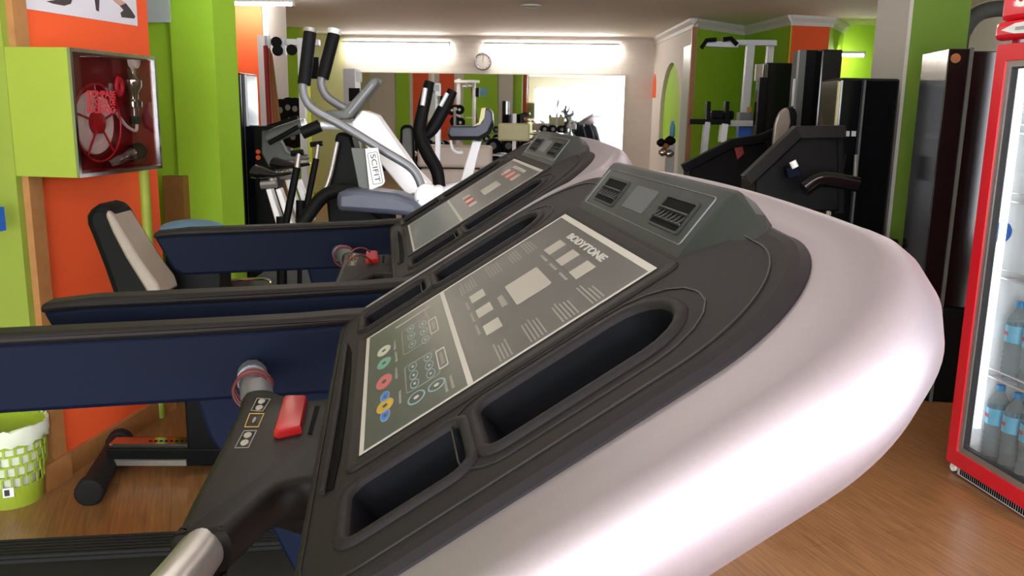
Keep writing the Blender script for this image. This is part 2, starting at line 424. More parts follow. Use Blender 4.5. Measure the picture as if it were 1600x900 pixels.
w2 = wbox('fill_window_2', (1.3, -2.76, .3), (3.1, -2.74, 2.15), 'daylight')  # unseen window, added to brighten the side of the console shell
for a in (1.3, 2.17, 3.05): MB().box(V(a, -2.735, .3), V(a+.05, -2.69, 2.15)).build('window_frame', 'white_paint', w2)
w3 = wbox('fill_window_3', (3.17, -2.3, .3), (3.19, .6, 2.15), 'daylight')  # unseen glowing pane added on the right wall as fill light
for a in (-2.3, -.85, .55): MB().box(V(3.13, a, .3), V(3.17, a+.05, 2.15)).build('window_frame', 'white_paint', w3)
# ------------------------------------------------------------------ the place's lamps, plus added ceiling fill tubes
def tube_fixture(name, c, e, L, label, up=V(0, 0, 1), r=.018, glow='fill_tube'):
    t = thing(name, label, 'lamp', c)
    MB().obox(c+up*.03, e, np.cross(up, e), up, L, .06, .03).build('housing', 'white_paint', t)
    MB().tube([c-e*(L/2-.02), c+e*(L/2-.02)], r, 8, smooth=False).build('tube', glow, t)
    for s in (-1, 1): MB().obox(c+e*s*(L/2-.012)+up*.005, e, np.cross(up, e), up, .02, .05, .05).build('socket', 'white_paint', t)
    return t
tube_fixture('fluorescent_lamp', (farp(-2.55, 2.36, .09)+farp(-.4, 2.36, .09))/2, FX, 2.1, 'long fluorescent tube lamp on the far wall to the right of the clock', glow='tube_bright')
tube_fixture('fluorescent_lamp', (farp(-4.7, 2.36, .09)+farp(-3.1, 2.36, .09))/2, FX, 1.7, 'long fluorescent tube lamp on the far wall above the left end of the mirror', glow='tube_bright')
tube_fixture('fluorescent_lamp', V(-4.05, 8.75, 2.4), unit(V(1, .1, 0)), 1.0, 'fluorescent lamp glowing in front of the orange column top', glow='tube_bright')
c = ony(1325, 86, 11.4); tube_fixture('fluorescent_lamp', c, unit(V(1, .25, 0)), .42, 'fluorescent lamp glowing on the green wall behind the black weight towers', glow='tube_bright', up=V(0, -.0, 1))
for i, (x, y) in enumerate(((-.9, 2.6), (1.0, 3.4), (.4, 6.2), (-3.9, 7.0), (2.3, 8.2))):  # ceiling tubes added to brighten the floor, consoles and machines
    tube_fixture('fluorescent_lamp', V(x, y, 2.42), V(1, 0, 0), 1.2, ('added ceiling fill tube above the handrails by the orange wall', 'added ceiling fill tube above the drinks cooler', 'added ceiling fill tube in the middle of the gym', 'added ceiling fill tube above the cable machine', 'added ceiling fill tube above the weight towers')[i])
for (x, y, lab, rr) in ((830, 8, 'round recessed downlight in the ceiling above the clock', .11), (1510, 58, 'small oval lit lamp in the ceiling above the black locker tower', .1)):
    c = onz(x, y, CEIL); t = thing('downlight', lab, 'lamp', c-V(0, 0, .02))
    MB().lathe([(rr, 0), (rr, -.015), (rr*.8, -.02), (rr*.8, 0)], c).build('ring', 'cornice_white', t, smooth=True)
    MB().lathe([(rr*.78, -.006), (rr*.78, -.014)], c).build('lens', 'lamp_white' if x > 1000 else 'steel', t)

# clock
c = farp(-2.54, 2.12, .0); t = thing('wall_clock', 'round white wall clock with a grey rim above the mirror', 'clock', c)
MB().lathe([(.125, 0), (.135, .01), (.135, .035), (.122, .045), (.116, .04), (.116, .03)], c, FN, 32).build('rim', 'tube_grey', t, smooth=True)
MB().lathe([(.116, .026), (.116, .031)], c, FN, 32).build('dial', 'white_wall', t)
for ang, ln in ((2, .085), (-1, .06)):
    a = radians(ang); d = FX*sin(a)+ZUP*cos(a); MB().tube([c+FN*.034-d*.015, c+FN*.034+d*ln], .004, 6, smooth=False).build('hand', 'ink_dark', t)
for kk in range(12):
    a = kk*pi/6; d = FX*sin(a)+ZUP*cos(a); MB().obox(c+FN*.032+d*.1, np.cross(d, FN), FN, d, .006, .002, .018).build('hour_mark', 'ink_dark', t)

# poster with boots, frosted pane, blue notice
t = thing('poster', 'pale poster with dark ankle boots cut off at the photo top on the orange wall', 'poster', V(-2.128, 3.2, 1.71))
pf = lambda a, z, h: V(-2.13+h, a, z)
MB().prism([(2.86, 1.71), (3.545, 1.715), (3.545, 2.35), (2.86, 2.35)], pf, 0, .004).build('sheet', 'poster_paper', t)
def onL(x, y): q = onx(x, y, -2.126); return (q[1], q[2])
MB().prism([onL(*p) for p in [(187, 9), (196, 5), (204, 15), (211, 26), (209, 29), (190, 27), (188, 20), (193, 16)]], pf, .004, .006).build('printed_boot', 'shoe_brown', t)
MB().prism([onL(*p) for p in [(72, 2), (84, 6), (100, 9), (110, 6), (114, -6), (92, -8), (86, 0)]], pf, .004, .006).build('printed_boot', 'shoe_brown', t)
MB().prism([onL(*p) for p in [(147, -6), (155, -6), (154, 18), (150, 16)]], pf, .004, .006).build('printed_boot', 'shoe_brown', t)
MB().prism([onL(*p) for p in [(168, -6), (180, -6), (196, 5), (187, 9)]], pf, .004, .006).build('printed_leg', 'skin_tone', t)
t = MB().box(V(-2.54, 4.3, 1.8), V(-2.40, 4.31, 2.45)).build('frosted_pane', 'frosted'); tag(t, 'pale frosted pane hanging at the top of the recess beside the green column', 'pane')
q = onx(0, 342, -2.13); t = MB().box(V(-2.128, 2.45, q[2]-.04), V(-2.12, q[1]+.012, q[2]+.04)).build('wall_notice', 'ink_blue'); tag(t, 'small blue notice on the lime wall at the photo left edge', 'sign')
# lime pipe at the end of the orange wall
q = onz(250, 652, 0); mb = MB().tube([q, q+V(0, 0, 1.14)], .022, 12, smooth=False)
t = mb.build('wall_pipe', 'lime_box', smooth=True); tag(t, 'lime painted vertical pipe at the end of the orange wall', 'pipe')
q = (-3.51, -3.11); t = MB().box(V(-3.5, 4.86, 1.72), V(-3.12, 4.87, 1.92)).build('blue_sign', 'label_blue'); tag(t, 'blue sign on a green pilaster, seen reflected in the mirror', 'sign')

# ================================================================== TREADMILLS
TF = V(.95756683, .28821131, 0); TW = V(-.28821131, .95756683, 0)
PHI = radians(32.2247); TU = cos(PHI)*TF+sin(PHI)*ZUP; TN = -sin(PHI)*TF+cos(PHI)*ZUP
TP0 = V(-.30844369, .94731649, 1.079); TO2 = V(-.22971961, 1.06620622, 0.)
def outline(hw, uf, ub, rf=.14, rb=.05, bow=.014, sg=20):
    """console outline, (u, v) counter-clockwise seen from above the face"""
    out = []
    def arc(cu, cv, r, a0, a1, n):
        for k in range(n+1):
            t = a0+(a1-a0)*k/n; out.append((cu+r*cos(t), cv+r*sin(t)))
    ufe = uf-bow
    nb = 15
    for k in range(1, nb):                                      # front edge, bowed
        s = -1+2*k/nb; out.append((ufe+bow*(1-s*s), s*(hw-rf)))
    arc(ufe-rf, hw-rf, rf, 0, pi/2, sg)
    arc(ub+rb, hw-rb, rb, pi/2, pi, 5)
    arc(ub+rb, -hw+rb, rb, pi, 1.5*pi, 5)
    arc(ufe-rf, -hw+rf, rf, 1.5*pi, 2*pi, sg)
    return out
def make_treadmill(base, dz, label, detail):
    root = thing('treadmill', label, 'treadmill', V(base[0], base[1], 0), 'treadmills side by side')
    O = V(base[0], base[1], 0)
    T = lambda s, t, z: O+TF*s+TW*t+ZUP*z
    KO = O+ZUP*(1.079+dz)
    K = lambda u, v, n: KO+TU*u+TW*v+TN*n
    # shell
    rings = [(.432, .425, -.05, -.006), (.446, .436, -.057, -.009), (.468, .450, -.058, -.009), (.498, .466, -.058, -.0095), (.510, .472, -.058, -.0115), (.519, .476, -.057, -.018), (.526, .478, -.055, -.028),
             (.531, .478, -.05, -.05), (.529, .472, -.04, -.07), (.518, .458, -.03, -.088), (.497, .436, -.02, -.1), (.465, .40, -.01, -.107), (.40, .33, .0, -.11)]
    mb = MB(); mb.loft([[K(u, v, n) for u, v in outline(hw, uf, ub, rf=.15 if i > 1 else .14)] for i, (hw, uf, ub, n) in enumerate(rings)], False, True)
    mb.build('console_shell', 'shell', root, smooth=True, sharp=60)
    # pockets
    pk = {'lo_n': (-.011, .1, -.372, -.277, (.012, .018, .012, .018)), 'hi_n': (.119, .302, -.368, -.272, (.045, .014, .014, .045))}
    pk['lo_f'] = (-.011, .1, .277, .372, (.018, .012, .018, .012)); pk['hi_f'] = (.119, .302, .272, .368, (.045, .014, .014, .045))
    holes = {k_: rrect(*p) for k_, p in pk.items()}
    top = outline(.432, .425, -.056, rf=.135, rb=.045)
    fp = MB()
    tri = tessellate_polygon([[Vector((a, b, 0)) for a, b in l] for l in [top]+list(holes.values())])
    flat = [p for l in [top]+list(holes.values()) for p in l]
    fp.add([K(u, v, 0) for u, v in flat], [tuple(t_) for t_ in tri])
    sk = [(.432, .425, -.056, 0), (.440, .432, -.060, -.002), (.446, .437, -.062, -.007), (.447, .438, -.062, -.014)]
    fp.loft([[K(u, v, n) for u, v in outline(hw, uf, ub, rf=.135+.003*i, rb=.045)] for i, (hw, uf, ub, n) in enumerate(sk)], False, False)
    plate = fp.build('console_face', 'plate', root, smooth=True, sharp=25)
    # stepped edge strip at the rim, user side front lip
    e1, e2 = outline(.422, .413, -.052, rf=.13), outline(.4205, .4115, -.051, rf=.1285)
    mb = MB(); r0 = [K(u, v, .0002) for u, v in e1]; r1 = [K(u, v, .0016) for u, v in e1]; r2 = [K(u, v, .0016) for u, v in e2]; r3 = [K(u, v, .0002) for u, v in e2]
    mb.loft([r0, r1, r2, r3], False, False); mb.build('edge_bead', 'plate_side', plate, smooth=True)
    for k_, poly in holes.items():
        deep = -.075 if 'lo' in k_ else -.06
        rr = [(0, 0), (.003, -.004), (.006, -.02), (.01, deep*.8), (.02, deep)]
        mb = MB(); mb.loft([[K(u, v, n) for u, v in inset(poly, i_)] for i_, n in rr], False, True)
        tray = mb.build('tray', 'pocket', root, smooth=True, sharp=50, fixn=False)
        rim = [(-.012, .0002), (-.010, .004), (-.003, .0045), (.0, .002), (.002, -.004)]
        mb = MB(); mb.loft([[K(u, v, n) for u, v in inset(poly, i_)] for i_, n in rim], False, False)
        mb.build('rim', 'plate', tray, smooth=True, fixn=False, sharp=60)
        if 'hi' in k_:                                           # outer flat surround with a fine edge at the rounded end
            o1, o2 = inset(poly, -.026), inset(poly, -.0275)
            mb = MB(); mb.loft([[K(u, v, .0002) for u, v in o1], [K(u, v, .0012) for u, v in o1], [K(u, v, .0012) for u, v in o2], [K(u, v, .0002) for u, v in o2]], False, False)
            mb.build('surround_edge', 'plate_side', tray)
    # ledge slot by the user edge
    sl = [(-.035, .25), (-.029, .2), (-.026, .1), (-.025, -.05), (-.026, -.18), (-.03, -.25), (-.037, -.248), (-.034, -.18), (-.033, 0), (-.034, .15)]
    MB().prism(sl, K, .0, .0012).build('ledge_slot', 'vent_dark', plate)
    mb = MB(); mb.tube([K(-.0385, .25, .003), K(-.0372, .12, .004), K(-.0365, 0, .004), K(-.0375, -.15, .004), K(-.04, -.25, .003)], .0028, 8); mb.build('ledge_lip', 'plate', plate, smooth=True)
    mb = MB(); mb.loft([[K(-.06+a*.001, v, -.001+.0*a) for a in (0, 6, 12, 12, 0)] for v in (-.36, .36)]);
    # overlay panel in its bezel
    bz = MB(); b1, b2 = rrect(-.018, .345, -.24, .24, .012), rrect(-.008, .333, -.222, .222, .006)
    bz.loft([[K(u, v, .0005) for u, v in b1], [K(u, v, .003) for u, v in inset(b1, .002)], [K(u, v, .0028) for u, v in inset(b2, -.004)], [K(u, v, .0006) for u, v in b2]], False, True)
    bez = bz.build('panel_bezel', 'bezel', root, smooth=True, sharp=30, fixn=False)
    ov = MB().prism([(-.002, -.212), (.327, -.212), (.327, .212), (-.002, .212)], K, .0, .0016).build('display_panel', 'overlay', root)
    R = lambda nm, u0, u1, v0, v1, mm, n0=.0016, n1=.002: MB().prism([(u0, v0), (u1, v0), (u1, v1), (u0, v1)], K, n0, n1).build(nm, mm, ov)
    R('keypad_field', 0, .118, -.209, .209, 'overlay_green', .0016, .0018)
    bw = .006
    mb = MB(); mb.prism([(-.003, -.213), (.328, -.213), (.328, .213), (-.003, .213)], K, .0016, .0022, [[(.002, -.2095), (.002, .2095), (.320, .2095), (.320, -.2095)]]); mb.build('border', 'print_grey', ov)
    R('divider', .118, .124, -.21, .21, 'print_grey')
    # display windows: five cells each
    for u0, u1 in ((.267, .292), (.154, .174)):
        cells = np.linspace(.096, -.098, 6)
        for i in range(5):
            lit = detail == 'lit' and i in (1, 3)
            R('display_window', u0, u1, cells[i+1], cells[i], ('led_red' if lit else 'display_dark') if i in (1, 3) else 'window_grey')
    MB().prism(rrect(.199, .245, -.059, .041, .003, 3), K, .0016, .002).build('screen', 'window_grey', ov)
    text('lettering', 'BODYTONE', 'print_grey', ov, K(.2995, .09, .0016), -TW, TU, .182, .0105, .0006, bold=.03)
    if detail != 'lit':
        # blocks of fine print
        rnd = random.Random(2)
        mb = MB()
        def lines(u, v0, v1, n=4, du=.0042, right=True):
            for i in range(n):
                e_ = v1 if right else v0
                a = v0+(0 if right else 0); b_ = v1-(v1-v0)*rnd.uniform(0, .35)
                mb.prism([(u-i*du, a), (u-i*du+.0017, a), (u-i*du+.0017, b_), (u-i*du, b_)], K, .0016, .0019)
        for u, nl in ((.272, 4), (.243, 5), (.207, 5), (.168, 4)): lines(u, -.2, -.125, nl)
        for u, nl in ((.262, 4), (.238, 4), (.207, 5), (.168, 4), (.15, 2)): lines(u, .125, .2, nl)
        for u in (.258, .146): 
            for v in (.06, 0, -.06): mb.prism([(u, v-.02), (u+.003, v-.02), (u+.003, v+.02), (u, v+.02)], K, .0016, .0019)
        mb.prism([(.184, -.034), (.191, -.034), (.191, .016), (.184, .016)], K, .0016, .0019)
        for u, v in ((.04, .09), (.041, .036), (.04, -.03), (.043, -.12), (.09, .15), (.102, -.17), (.095, -.17)): mb.prism([(u, v-.02), (u+.003, v-.02), (u+.003, v+.02), (u, v+.02)], K, .0018, .0020)
        mb.build('fine_print', 'print_dim', ov)['kind'] = 'stuff'
        def key(u, v, ru, rv, mm, ring='print_grey'):
            kk = MB().prism(ellipse(u, v, ru, rv, 24), K, .0018, .0021, [ellipse(u, v, ru*.82, rv*.85, 24)[::-1]]).build('key_ring', ring, ov)
            MB().prism(ellipse(u, v, ru*.82, rv*.85, 24), K, .0018, .002).build('key_face', mm, kk)
            MB().prism(ellipse(u, v, ru*.3, rv*.25, 10), K, .002, .0022).build('key_symbol', 'ink_dark' if mm != 'overlay_green' else 'print_grey', kk)
        for v in (.122, .085, .045): key(.066, v, .0055, .015, 'overlay_green', 'key_blue'); key(.084, v-.016, .0055, .015, 'overlay_green', 'key_blue')
        for v in (-.045, -.077, -.107): key(.063, v, .0055, .0145, 'overlay_green', 'key_blue'); key(.083, v, .0055, .0145, 'overlay_green', 'key_blue')
        key(.025, .096, .010, .02, 'key_white'); key(.025, .04, .010, .02, 'key_teal', 'key_teal'); key(.025, -.034, .0105, .024, 'key_red', 'key_red')
        key(.026, -.089, .006, .017, 'ink_blue', 'key_blue'); key(.026, -.118, .0105, .019, 'key_yellow', 'key_yellow'); key(.026, -.147, .006, .017, 'ink_blue', 'key_blue')
        key(.063, -.152, .0105, .017, 'overlay_green', 'key_blue'); key(.087, -.153, .0105, .015, 'overlay_green', 'key_blue')
        for u, v in ((.098, .07), (.099, -.078)):
            MB().prism(rrect(u-.006, u+.006, v-.035, v+.035, .003, 3), K, .0018, .0021, [rrect(u-.0048, u+.0048, v-.032, v+.032, .003, 3)[::-1]]).build('tag_frame', 'print_grey', ov)
            MB().prism([(u-.002, v-.02), (u+.002, v-.02), (u+.002, v+.02), (u-.002, v+.02)], K, .0018, .002).build('tag_text', 'print_dim', ov)
        for v0, v1 in ((.02, .135), (-.125, -.03)):
            o1 = rrect(.052, .094, v0, v1, .006, 3); MB().prism(o1, K, .0018, .002, [inset(o1, .0012)[::-1]]).build('group_frame', 'print_dim', ov)
        mb = MB(); mb.tube([K(.045, .17, .0019), K(.1, .172, .0019)], .0011, 5, smooth=False); mb.build('scale_line', 'print_dim', ov)
    # vent housing
    prof = [(.343, -.004), (.349, .0), (.354, .0025), (.418, .0255), (.424, .0265), (.43, .024), (.437, .008), (.438, -.008)]
    def pr(v, k_, du, back=0): return [K(u+du*min(1, max(0, (.43-u)/.08))+back, v, n if n < 0 else n*k_) for u, n in prof]
    mb = MB(); mb.loft([pr(-.285, .0, .075, -.022), pr(-.255, .35, .05, -.008), pr(-.222, .92, .008), pr(-.215, 1, 0), pr(.215, 1, 0), pr(.222, .92, .008), pr(.255, .35, .05, -.008), pr(.285, .0, .075, -.022)])
    vh = mb.build('vent_housing', 'vent', root, smooth=True, sharp=20)
    fu = unit(V(.064, .023)); fn_ = V(-fu[1], fu[0])
    H_ = lambda a, v, h: K(.354+fu[0]*a+fn_[0]*h, v, .0025+fu[1]*a+fn_[1]*h)
    o1, o2 = rrect(.006, .064, -.2, .2, .004, 3), rrect(.0065, .0635, -.199, .199, .004, 3)
    mb = MB(); mb.prism(o1, H_, .0, .0012, [o2[::-1]]); mb.build('face_line', 'tube_grey', vh)
    MB().prism(rrect(.02, .052, -.044, .04, .002, 3), H_, 0, .0012).build('label_plate', 'vent_label', vh)
    for v0, v1 in ((.078, .168), (-.172, -.082)):
        g = MB().prism(rrect(.016, .05, v0, v1, .002, 3), H_, 0, .0008).build('vent_opening', 'vent_dark', vh)
        MB().prism(rrect(.014, .053, v0-.004, v1+.004, .003, 3), H_, 0, .002, [rrect(.0165, .0495, v0, v1, .002, 3)[::-1]]).build('vent_frame', 'vent', g)
        for i in range(2):
            a = .024+.012*i; MB().obox(H_(a, (v0+v1)/2, .0022), TW, TU, TN, v1-v0, .002, .003).build('slat', 'vent', g)
        for i in range(7):
            v = v0+(v1-v0)*(i+.5)/7
            MB().obox(H_(.03, v, .0016), unit(TW+.5*TU), TU, TN, .0035, .013, .002).build('slat', 'plate_side', g)
    # rails, uprights
    for sd in (-1, 1):
        tc = .432 if sd > 0 else -.468
        Q = lambda a, z, h: T(a*(1 if sd > 0 else .957), tc+h, z+dz)
        side = [(-.69, 1.022), (-.60, 1.030), (-.3, 1.04), (-.12, 1.047), (-.05, 1.052), (.0, 1.055), (.04, 1.03), (.04, .95), (-.06, .934), (-.3, .926), (-.62, .915), (-.645, .93)]
        rl = MB().prism(side, Q, -.024, .024).build('handrail', 'navy', root, smooth=True, bevel=.008)
        cap = [(-.694, 1.018), (-.690, 1.036), (-.60, 1.046), (-.3, 1.056), (-.12, 1.063), (-.05, 1.068), (.0, 1.071), (.012, 1.055), (-.05, 1.05), (-.12, 1.045), (-.3, 1.036), (-.60, 1.026)]
        MB().prism(cap, Q, -.027, .027).build('rail_cap', 'rail_cap', rl, smooth=True, bevel=.008)
        up = [(-.285, .94), (-.268, .868), (-.23, .80), (-.192, .743), (-.136, .61), (-.02, .33), (.08, .1), (.36, .1), (.30, .42), (.2, .75), (.12, .96), (-.05, .95)]
        MB().prism(up, lambda a, z, h: T(a, tc+h, z+dz*min(1, z)), -.02, .02).build('upright', 'navy', root, smooth=True, bevel=.006)
    # cross handle: hub moulding, tubes, grips
    Z0 = 1.015+dz
    hub = [(-.173, .20), (-.141, .215), (-.118, .182), (-.085, .15), (-.035, .135), (-.03, -.112), (-.06, -.116), (-.086, -.126), (-.105, -.168), (-.122, -.205), (-.127, -.216), (-.175, -.216), (-.174, -.2), (-.172, -.136), (-.169, -.017), (-.168, .113)]
    hub = [tuple(p) for p in smooth_path([V(a, b) for a, b in hub], 3, True)]
    def hz(t): return -.22*max(0, abs(t)-.12)**1.6*1.0
    HB = lambda s, t, z: T(s, t, z+hz(t))
    mb = MB(); mb.loft([[HB(s, t, Z0+z) for s, t in inset(hub, i_)] for i_, z in ((.012, .0), (.005, -.002), (.001, -.008), (0, -.022), (.004, -.04), (.014, -.052))])
    hb = mb.build('handle_hub', 'hub', root, smooth=True, sharp=55)
    mb = MB(); mb.tube([T(-.152, .2, Z0-.03), T(-.168, .28, Z0-.028), T(-.184, .35, Z0-.032), T(-.19, .40, Z0-.038)], [.024, .023, .021, .022]); mb.build('handle_tube', 'tube_grey', root, smooth=True)
    mb = MB(); mb.tube([T(-.181, .335, Z0-.03), T(-.188, .385, Z0-.036)], .0235, 14, smooth=False); mb.build('clear_collar', 'tube_grey', root, smooth=True)
    mb = MB(); mb.tube([T(-.150, -.205, Z0-.026), T(-.156, -.25, Z0-.024), T(-.165, -.30, Z0-.022), T(-.176, -.345, Z0-.023)], .0215, 28); mb.build('pulse_grip', 'steel', root, smooth=True)
    mb = MB(); mb.tube([T(-.174, -.335, Z0-.022), T(-.19, -.40, Z0-.035)], .021, 14, smooth=False); mb.build('handle_tube', 'hub', root, smooth=True)
    mb = MB(); mb.tube([T(-.10, .0, Z0-.06), T(-.03, 0, Z0-.075), T(.05, 0, Z0-.05)], [.045, .05, .05], 12); mb.build('hub_support', 'hub', root, smooth=True)
    q = [(-.1115, .136), (-.081, .133), (-.0785, .02), (-.104, .006), (-.110, .012)]
    bt = MB(); bt.loft([[T(s, t, Z0+z) for s, t in inset(q, i_)] for i_, z in ((0, -.002), (0, .006), (.002, .010), (.006, .012))]); bt.build('stop_button', 'red_plastic', root, smooth=True, sharp=35)
    MB().prism([(-.070, .116), (-.064, .114), (-.066, .014), (-.071, .016)], lambda a, b, h: T(a, b, Z0+h), -.001, .001).build('hub_slot', 'vent_dark', hb)
    for (poly, fr) in (([(-.15, .107), (-.134, .102), (-.13, .151), (-.149, .156)], 'print_dim'), ([(-.149, .047), (-.132, .046), (-.131, .094), (-.150, .096)], 'key_yellow'), ([(-.150, -.02), (-.134, -.021), (-.132, .034), (-.148, .035)], 'print_dim')):
        pd = MB().prism(poly, lambda a, b, h: T(a, b, Z0+h), 0, .0008, [inset(poly, .0011)]).build('key_frame', fr, hb)
        c0 = np.mean(np.array(poly), 0)
        if fr != 'key_yellow':
            for dt in (-.012, .012): MB().prism(ellipse(c0[0], c0[1]+dt, .0045, .009, 14), lambda a, b, h: T(a, b, Z0+h), 0, .001).build('key_face', 'window_grey', pd)
        else: MB().prism(ellipse(c0[0], c0[1], .002, .01, 10), lambda a, b, h: T(a, b, Z0+h), 0, .001).build('key_symbol', 'print_dim', pd)
    # safety cord wound on the handle and its clip
    cp = []
    for i in range(60):
        a = i/59*3*2*pi; tt = .30-.035*i/59; cc = T(-.173+.0*tt, tt, Z0-.028)
        cp.append(cc+.0265*(cos(a)*TF+sin(a)*ZUP))
    cp += [T(-.15, .2, Z0-.06), T(-.155, .14, Z0-.085), T(-.148, .1, Z0-.12)]
    mb = MB(); mb.tube(cp, .0022, 6, sub=1); sc = mb.build('safety_cord', 'cord_red', root, smooth=True)
    if detail != 'lit':
        C0, C1 = T(-.171, .1, .846+dz), T(-.147, .1, .893+dz); d_ = unit(C1-C0)
        mb = MB(); mb.tube([C0, C0+.03*d_], [.0075, .009], 8, smooth=False); cl = mb.build('safety_clip', 'pink_red', root, smooth=True)
        mb = MB(); mb.tube([C0+.02*d_+TF*.004, C1+TF*.004], [.004, .0035], 8, smooth=False); mb.build('clip_lever', 'pink_red', cl)
        mb = MB(); mb.tube([C0+.026*d_-.01*TW, C0+.026*d_+.01*TW], .0025, 8, smooth=False); mb.build('clip_pin', 'chrome', cl)
    else:
        c = T(-.14, .0, Z0-.1); mb = MB(); mb.lathe([(.0, 0), (.02, .006), (.02, .02), (0, .026)], c, ZUP, 14); mb.build('safety_key', 'pink_red', root, smooth=True)
        cp = []
        for i in range(40):
            a = i/39*2*2*pi; tt = .12-.22*i/39; cp.append(T(-.125, tt, Z0-.03)+.055*(cos(a)*TF*.7+sin(a)*ZUP))
        mb = MB(); mb.tube(cp, .0022, 6, sub=1); mb.build('safety_cord', 'cord_red', root, smooth=True)
    # deck
    for sd in (-1, 1):
        fr = MB().box(V(0, 0, 0), V(1, 1, 1)); fr.v = [T(-1.25+1.65*p[0], sd*(.245+.115*p[1]), .06+.125*p[2]) for p in fr.v]
        fo = fr.build('foot_rail', 'rubber', root)
        for i in range(6):
            mb = MB().obox(T(-.425, sd*(.258+.018*i), .189), TF, TW, ZUP, 1.64, .009, .008); mb.build('tread_rib', 'rubber', fo)
        for s in (-1.2, .3): MB().lathe([(.03, 0), (.03, .06), (.02, .07)], T(s, sd*.3, 0)).build('foot', 'black', root)
    mb = MB().obox(T(-.425, 0, .15), TF, TW, ZUP, 1.6, .49, .05); mb.build('running_belt', 'rubber', root)
    mb = MB(); mc = [(.1, .06), (.62, .06), (.6, .18), (.5, .26), (.25, .29), (.12, .24)]
    mb.prism(mc, lambda a, z, h: T(a, h, z), -.36, .36); mb.build('motor_cover', 'shell', root, smooth=True, bevel=.03)
    return root
make_treadmill(TP0, 0., 'nearest treadmill with grey console, red stop button and BODYTONE panel', 'full')
make_treadmill(TP0+TO2, .0163, 'farther treadmill with a red-lit display, behind the nearest one', 'lit')

# ================================================================== LEFT SIDE
# fire hose cabinet
X0 = -1.9; CY0, CY1, CZ0, CZ1 = 2.74, 3.265, 1.145, 1.575
t = thing('fire_hose_cabinet', 'lime box with glass front holding a red fire hose reel on the orange wall', 'cabinet', V(-2.13, (CY0+CY1)/2, CZ0))
XB = X0-.003
for nm, lo, hi in (('side', (-2.13, CY0, CZ0), (XB, CY0+.012, CZ1)), ('side', (-2.13, CY1-.012, CZ0), (XB, CY1, CZ1)), ('top', (-2.13, CY0+.012, CZ1-.012), (XB, CY1-.012, CZ1)), ('bottom', (-2.13, CY0+.012, CZ0), (XB, CY1-.012, CZ0+.012))):
    MB().box(V(*lo), V(*hi)).build(nm, 'lime_box', t)
for nm, lo, hi in (('liner', (-1.985, CY1-.017, CZ0+.012), (XB-.002, CY1-.013, CZ1-.012)), ('liner', (-1.985, CY0+.013, CZ0+.012), (XB-.002, CY1-.017, CZ0+.016)), ('liner', (-1.985, CY0+.013, CZ1-.016), (XB-.002, CY1-.017, CZ1-.012))): MB().box(V(*lo), V(*hi)).build(nm, 'cabinet_red', t)
MB().box(V(-2.0, CY0+.012, CZ0+.012), V(-1.985, CY1-.012, CZ1-.012)).build('back_panel', 'cabinet_red', t)
fx = lambda a, z, h: V(X0+h, a, z)
o1 = [(CY0, CZ0), (CY1, CZ0), (CY1, CZ1), (CY0, CZ1)]
dr = MB().prism(o1, fx, -.003, .008, [inset(o1, .013)]).build('door_frame', 'chrome', t)
MB().prism(inset(o1, .012), fx, -.002, .001).build('glass_pane', 'cabinet_glass', dr)
def oc(x, y, X=-1.99): q = onx(x, y, X); return q
rc = oc(149, 192, -1.945); rr = .112
rl = MB().lathe([(rr*.33, 0), (rr*.33, .018), (.01, .026)], rc, V(1, 0, 0), 24).build('reel_hub', 'reel_red', t, smooth=True)
for k in range(7):
    r_ = rr*(.4+.09*k); MB().tube([rc+V(-.005, r_*cos(a), r_*sin(a)) for a in np.linspace(0, 2*pi, 28)[:-1]], .0075, 6, smooth=False, closed=True, squash=1.).build('hose_turn', 'hose_white', rl)
MB().tube([rc+V(.012, rr*1.22*cos(a), rr*1.22*sin(a)) for a in np.linspace(0, 2*pi, 36)[:-1]], .004, 6, smooth=False, closed=True).build('reel_rim', 'reel_red', rl)
for k in range(5):
    a = .35+k*2*pi/5; d_ = V(0, cos(a), sin(a)); MB().tube([rc+V(.014, 0, 0)+d_*.03, rc+V(.012, 0, 0)+d_*rr*1.22], .004, 6, smooth=False).build('reel_spoke', 'reel_red', rl)
vc = oc(208, 140, -1.945)
vb = MB().lathe([(.014, -.1), (.018, -.07), (.03, -.065), (.032, -.045), (.018, -.035), (.02, -.01), (.034, .01), (.034, .035), (.02, .05), (.012, .07), (.012, .09)], vc, ZUP, 16).build('valve_body', 'chrome', t, smooth=True)
MB().lathe([(.026, -.01), (.026, .012), (.02, .016)], vc+V(.01, 0, .105), V(1, 0, 0), 18).build('pressure_gauge', 'hose_white', vb, smooth=True)
hw = oc(186, 135, -1.945); MB().tube([hw+V(0, .03*cos(a)*.6, .03*sin(a)) for a in np.linspace(0, 2*pi, 12)[:-1]], .009, 6, smooth=False, closed=True).build('hand_wheel', 'pink_red', vb, smooth=True)
MB().lathe([(.02, -.13), (.018, -.1)], vc, ZUP, 12).build('hose_coupling', 'black', vb)
MB().tube([oc(179, 172, -1.945), oc(197, 196, -1.945), oc(212, 204, -1.945), oc(214, 192, -1.945)], .006, 8).build('hose_end', 'hose_white', t, smooth=True)
nz = MB(); nz.tube([oc(168, 258, -1.94), oc(185, 250, -1.945), oc(200, 243, -1.945), oc(215, 236, -1.95)], [.016, .026, .022, .03, .03], 14); nz.build('nozzle', 'chrome', t, smooth=True)
nz = MB(); nz.tube([oc(205, 241, -1.945), oc(217, 235, -1.95)], .032, 14, smooth=False); nz.build('nozzle_ring', 'black', t, smooth=True)
for i, s_ in enumerate(('ROMPASE', 'EN CASO DE', 'INCENDIO')):
    q = onx(136, 152+i*12.5, X0); text('lettering', s_, 'ink_red', dr, q+V(.0015, 0, 0), V(0, 1, 0), V(0, 0, 1), .165, .024, .0006, bold=.025)

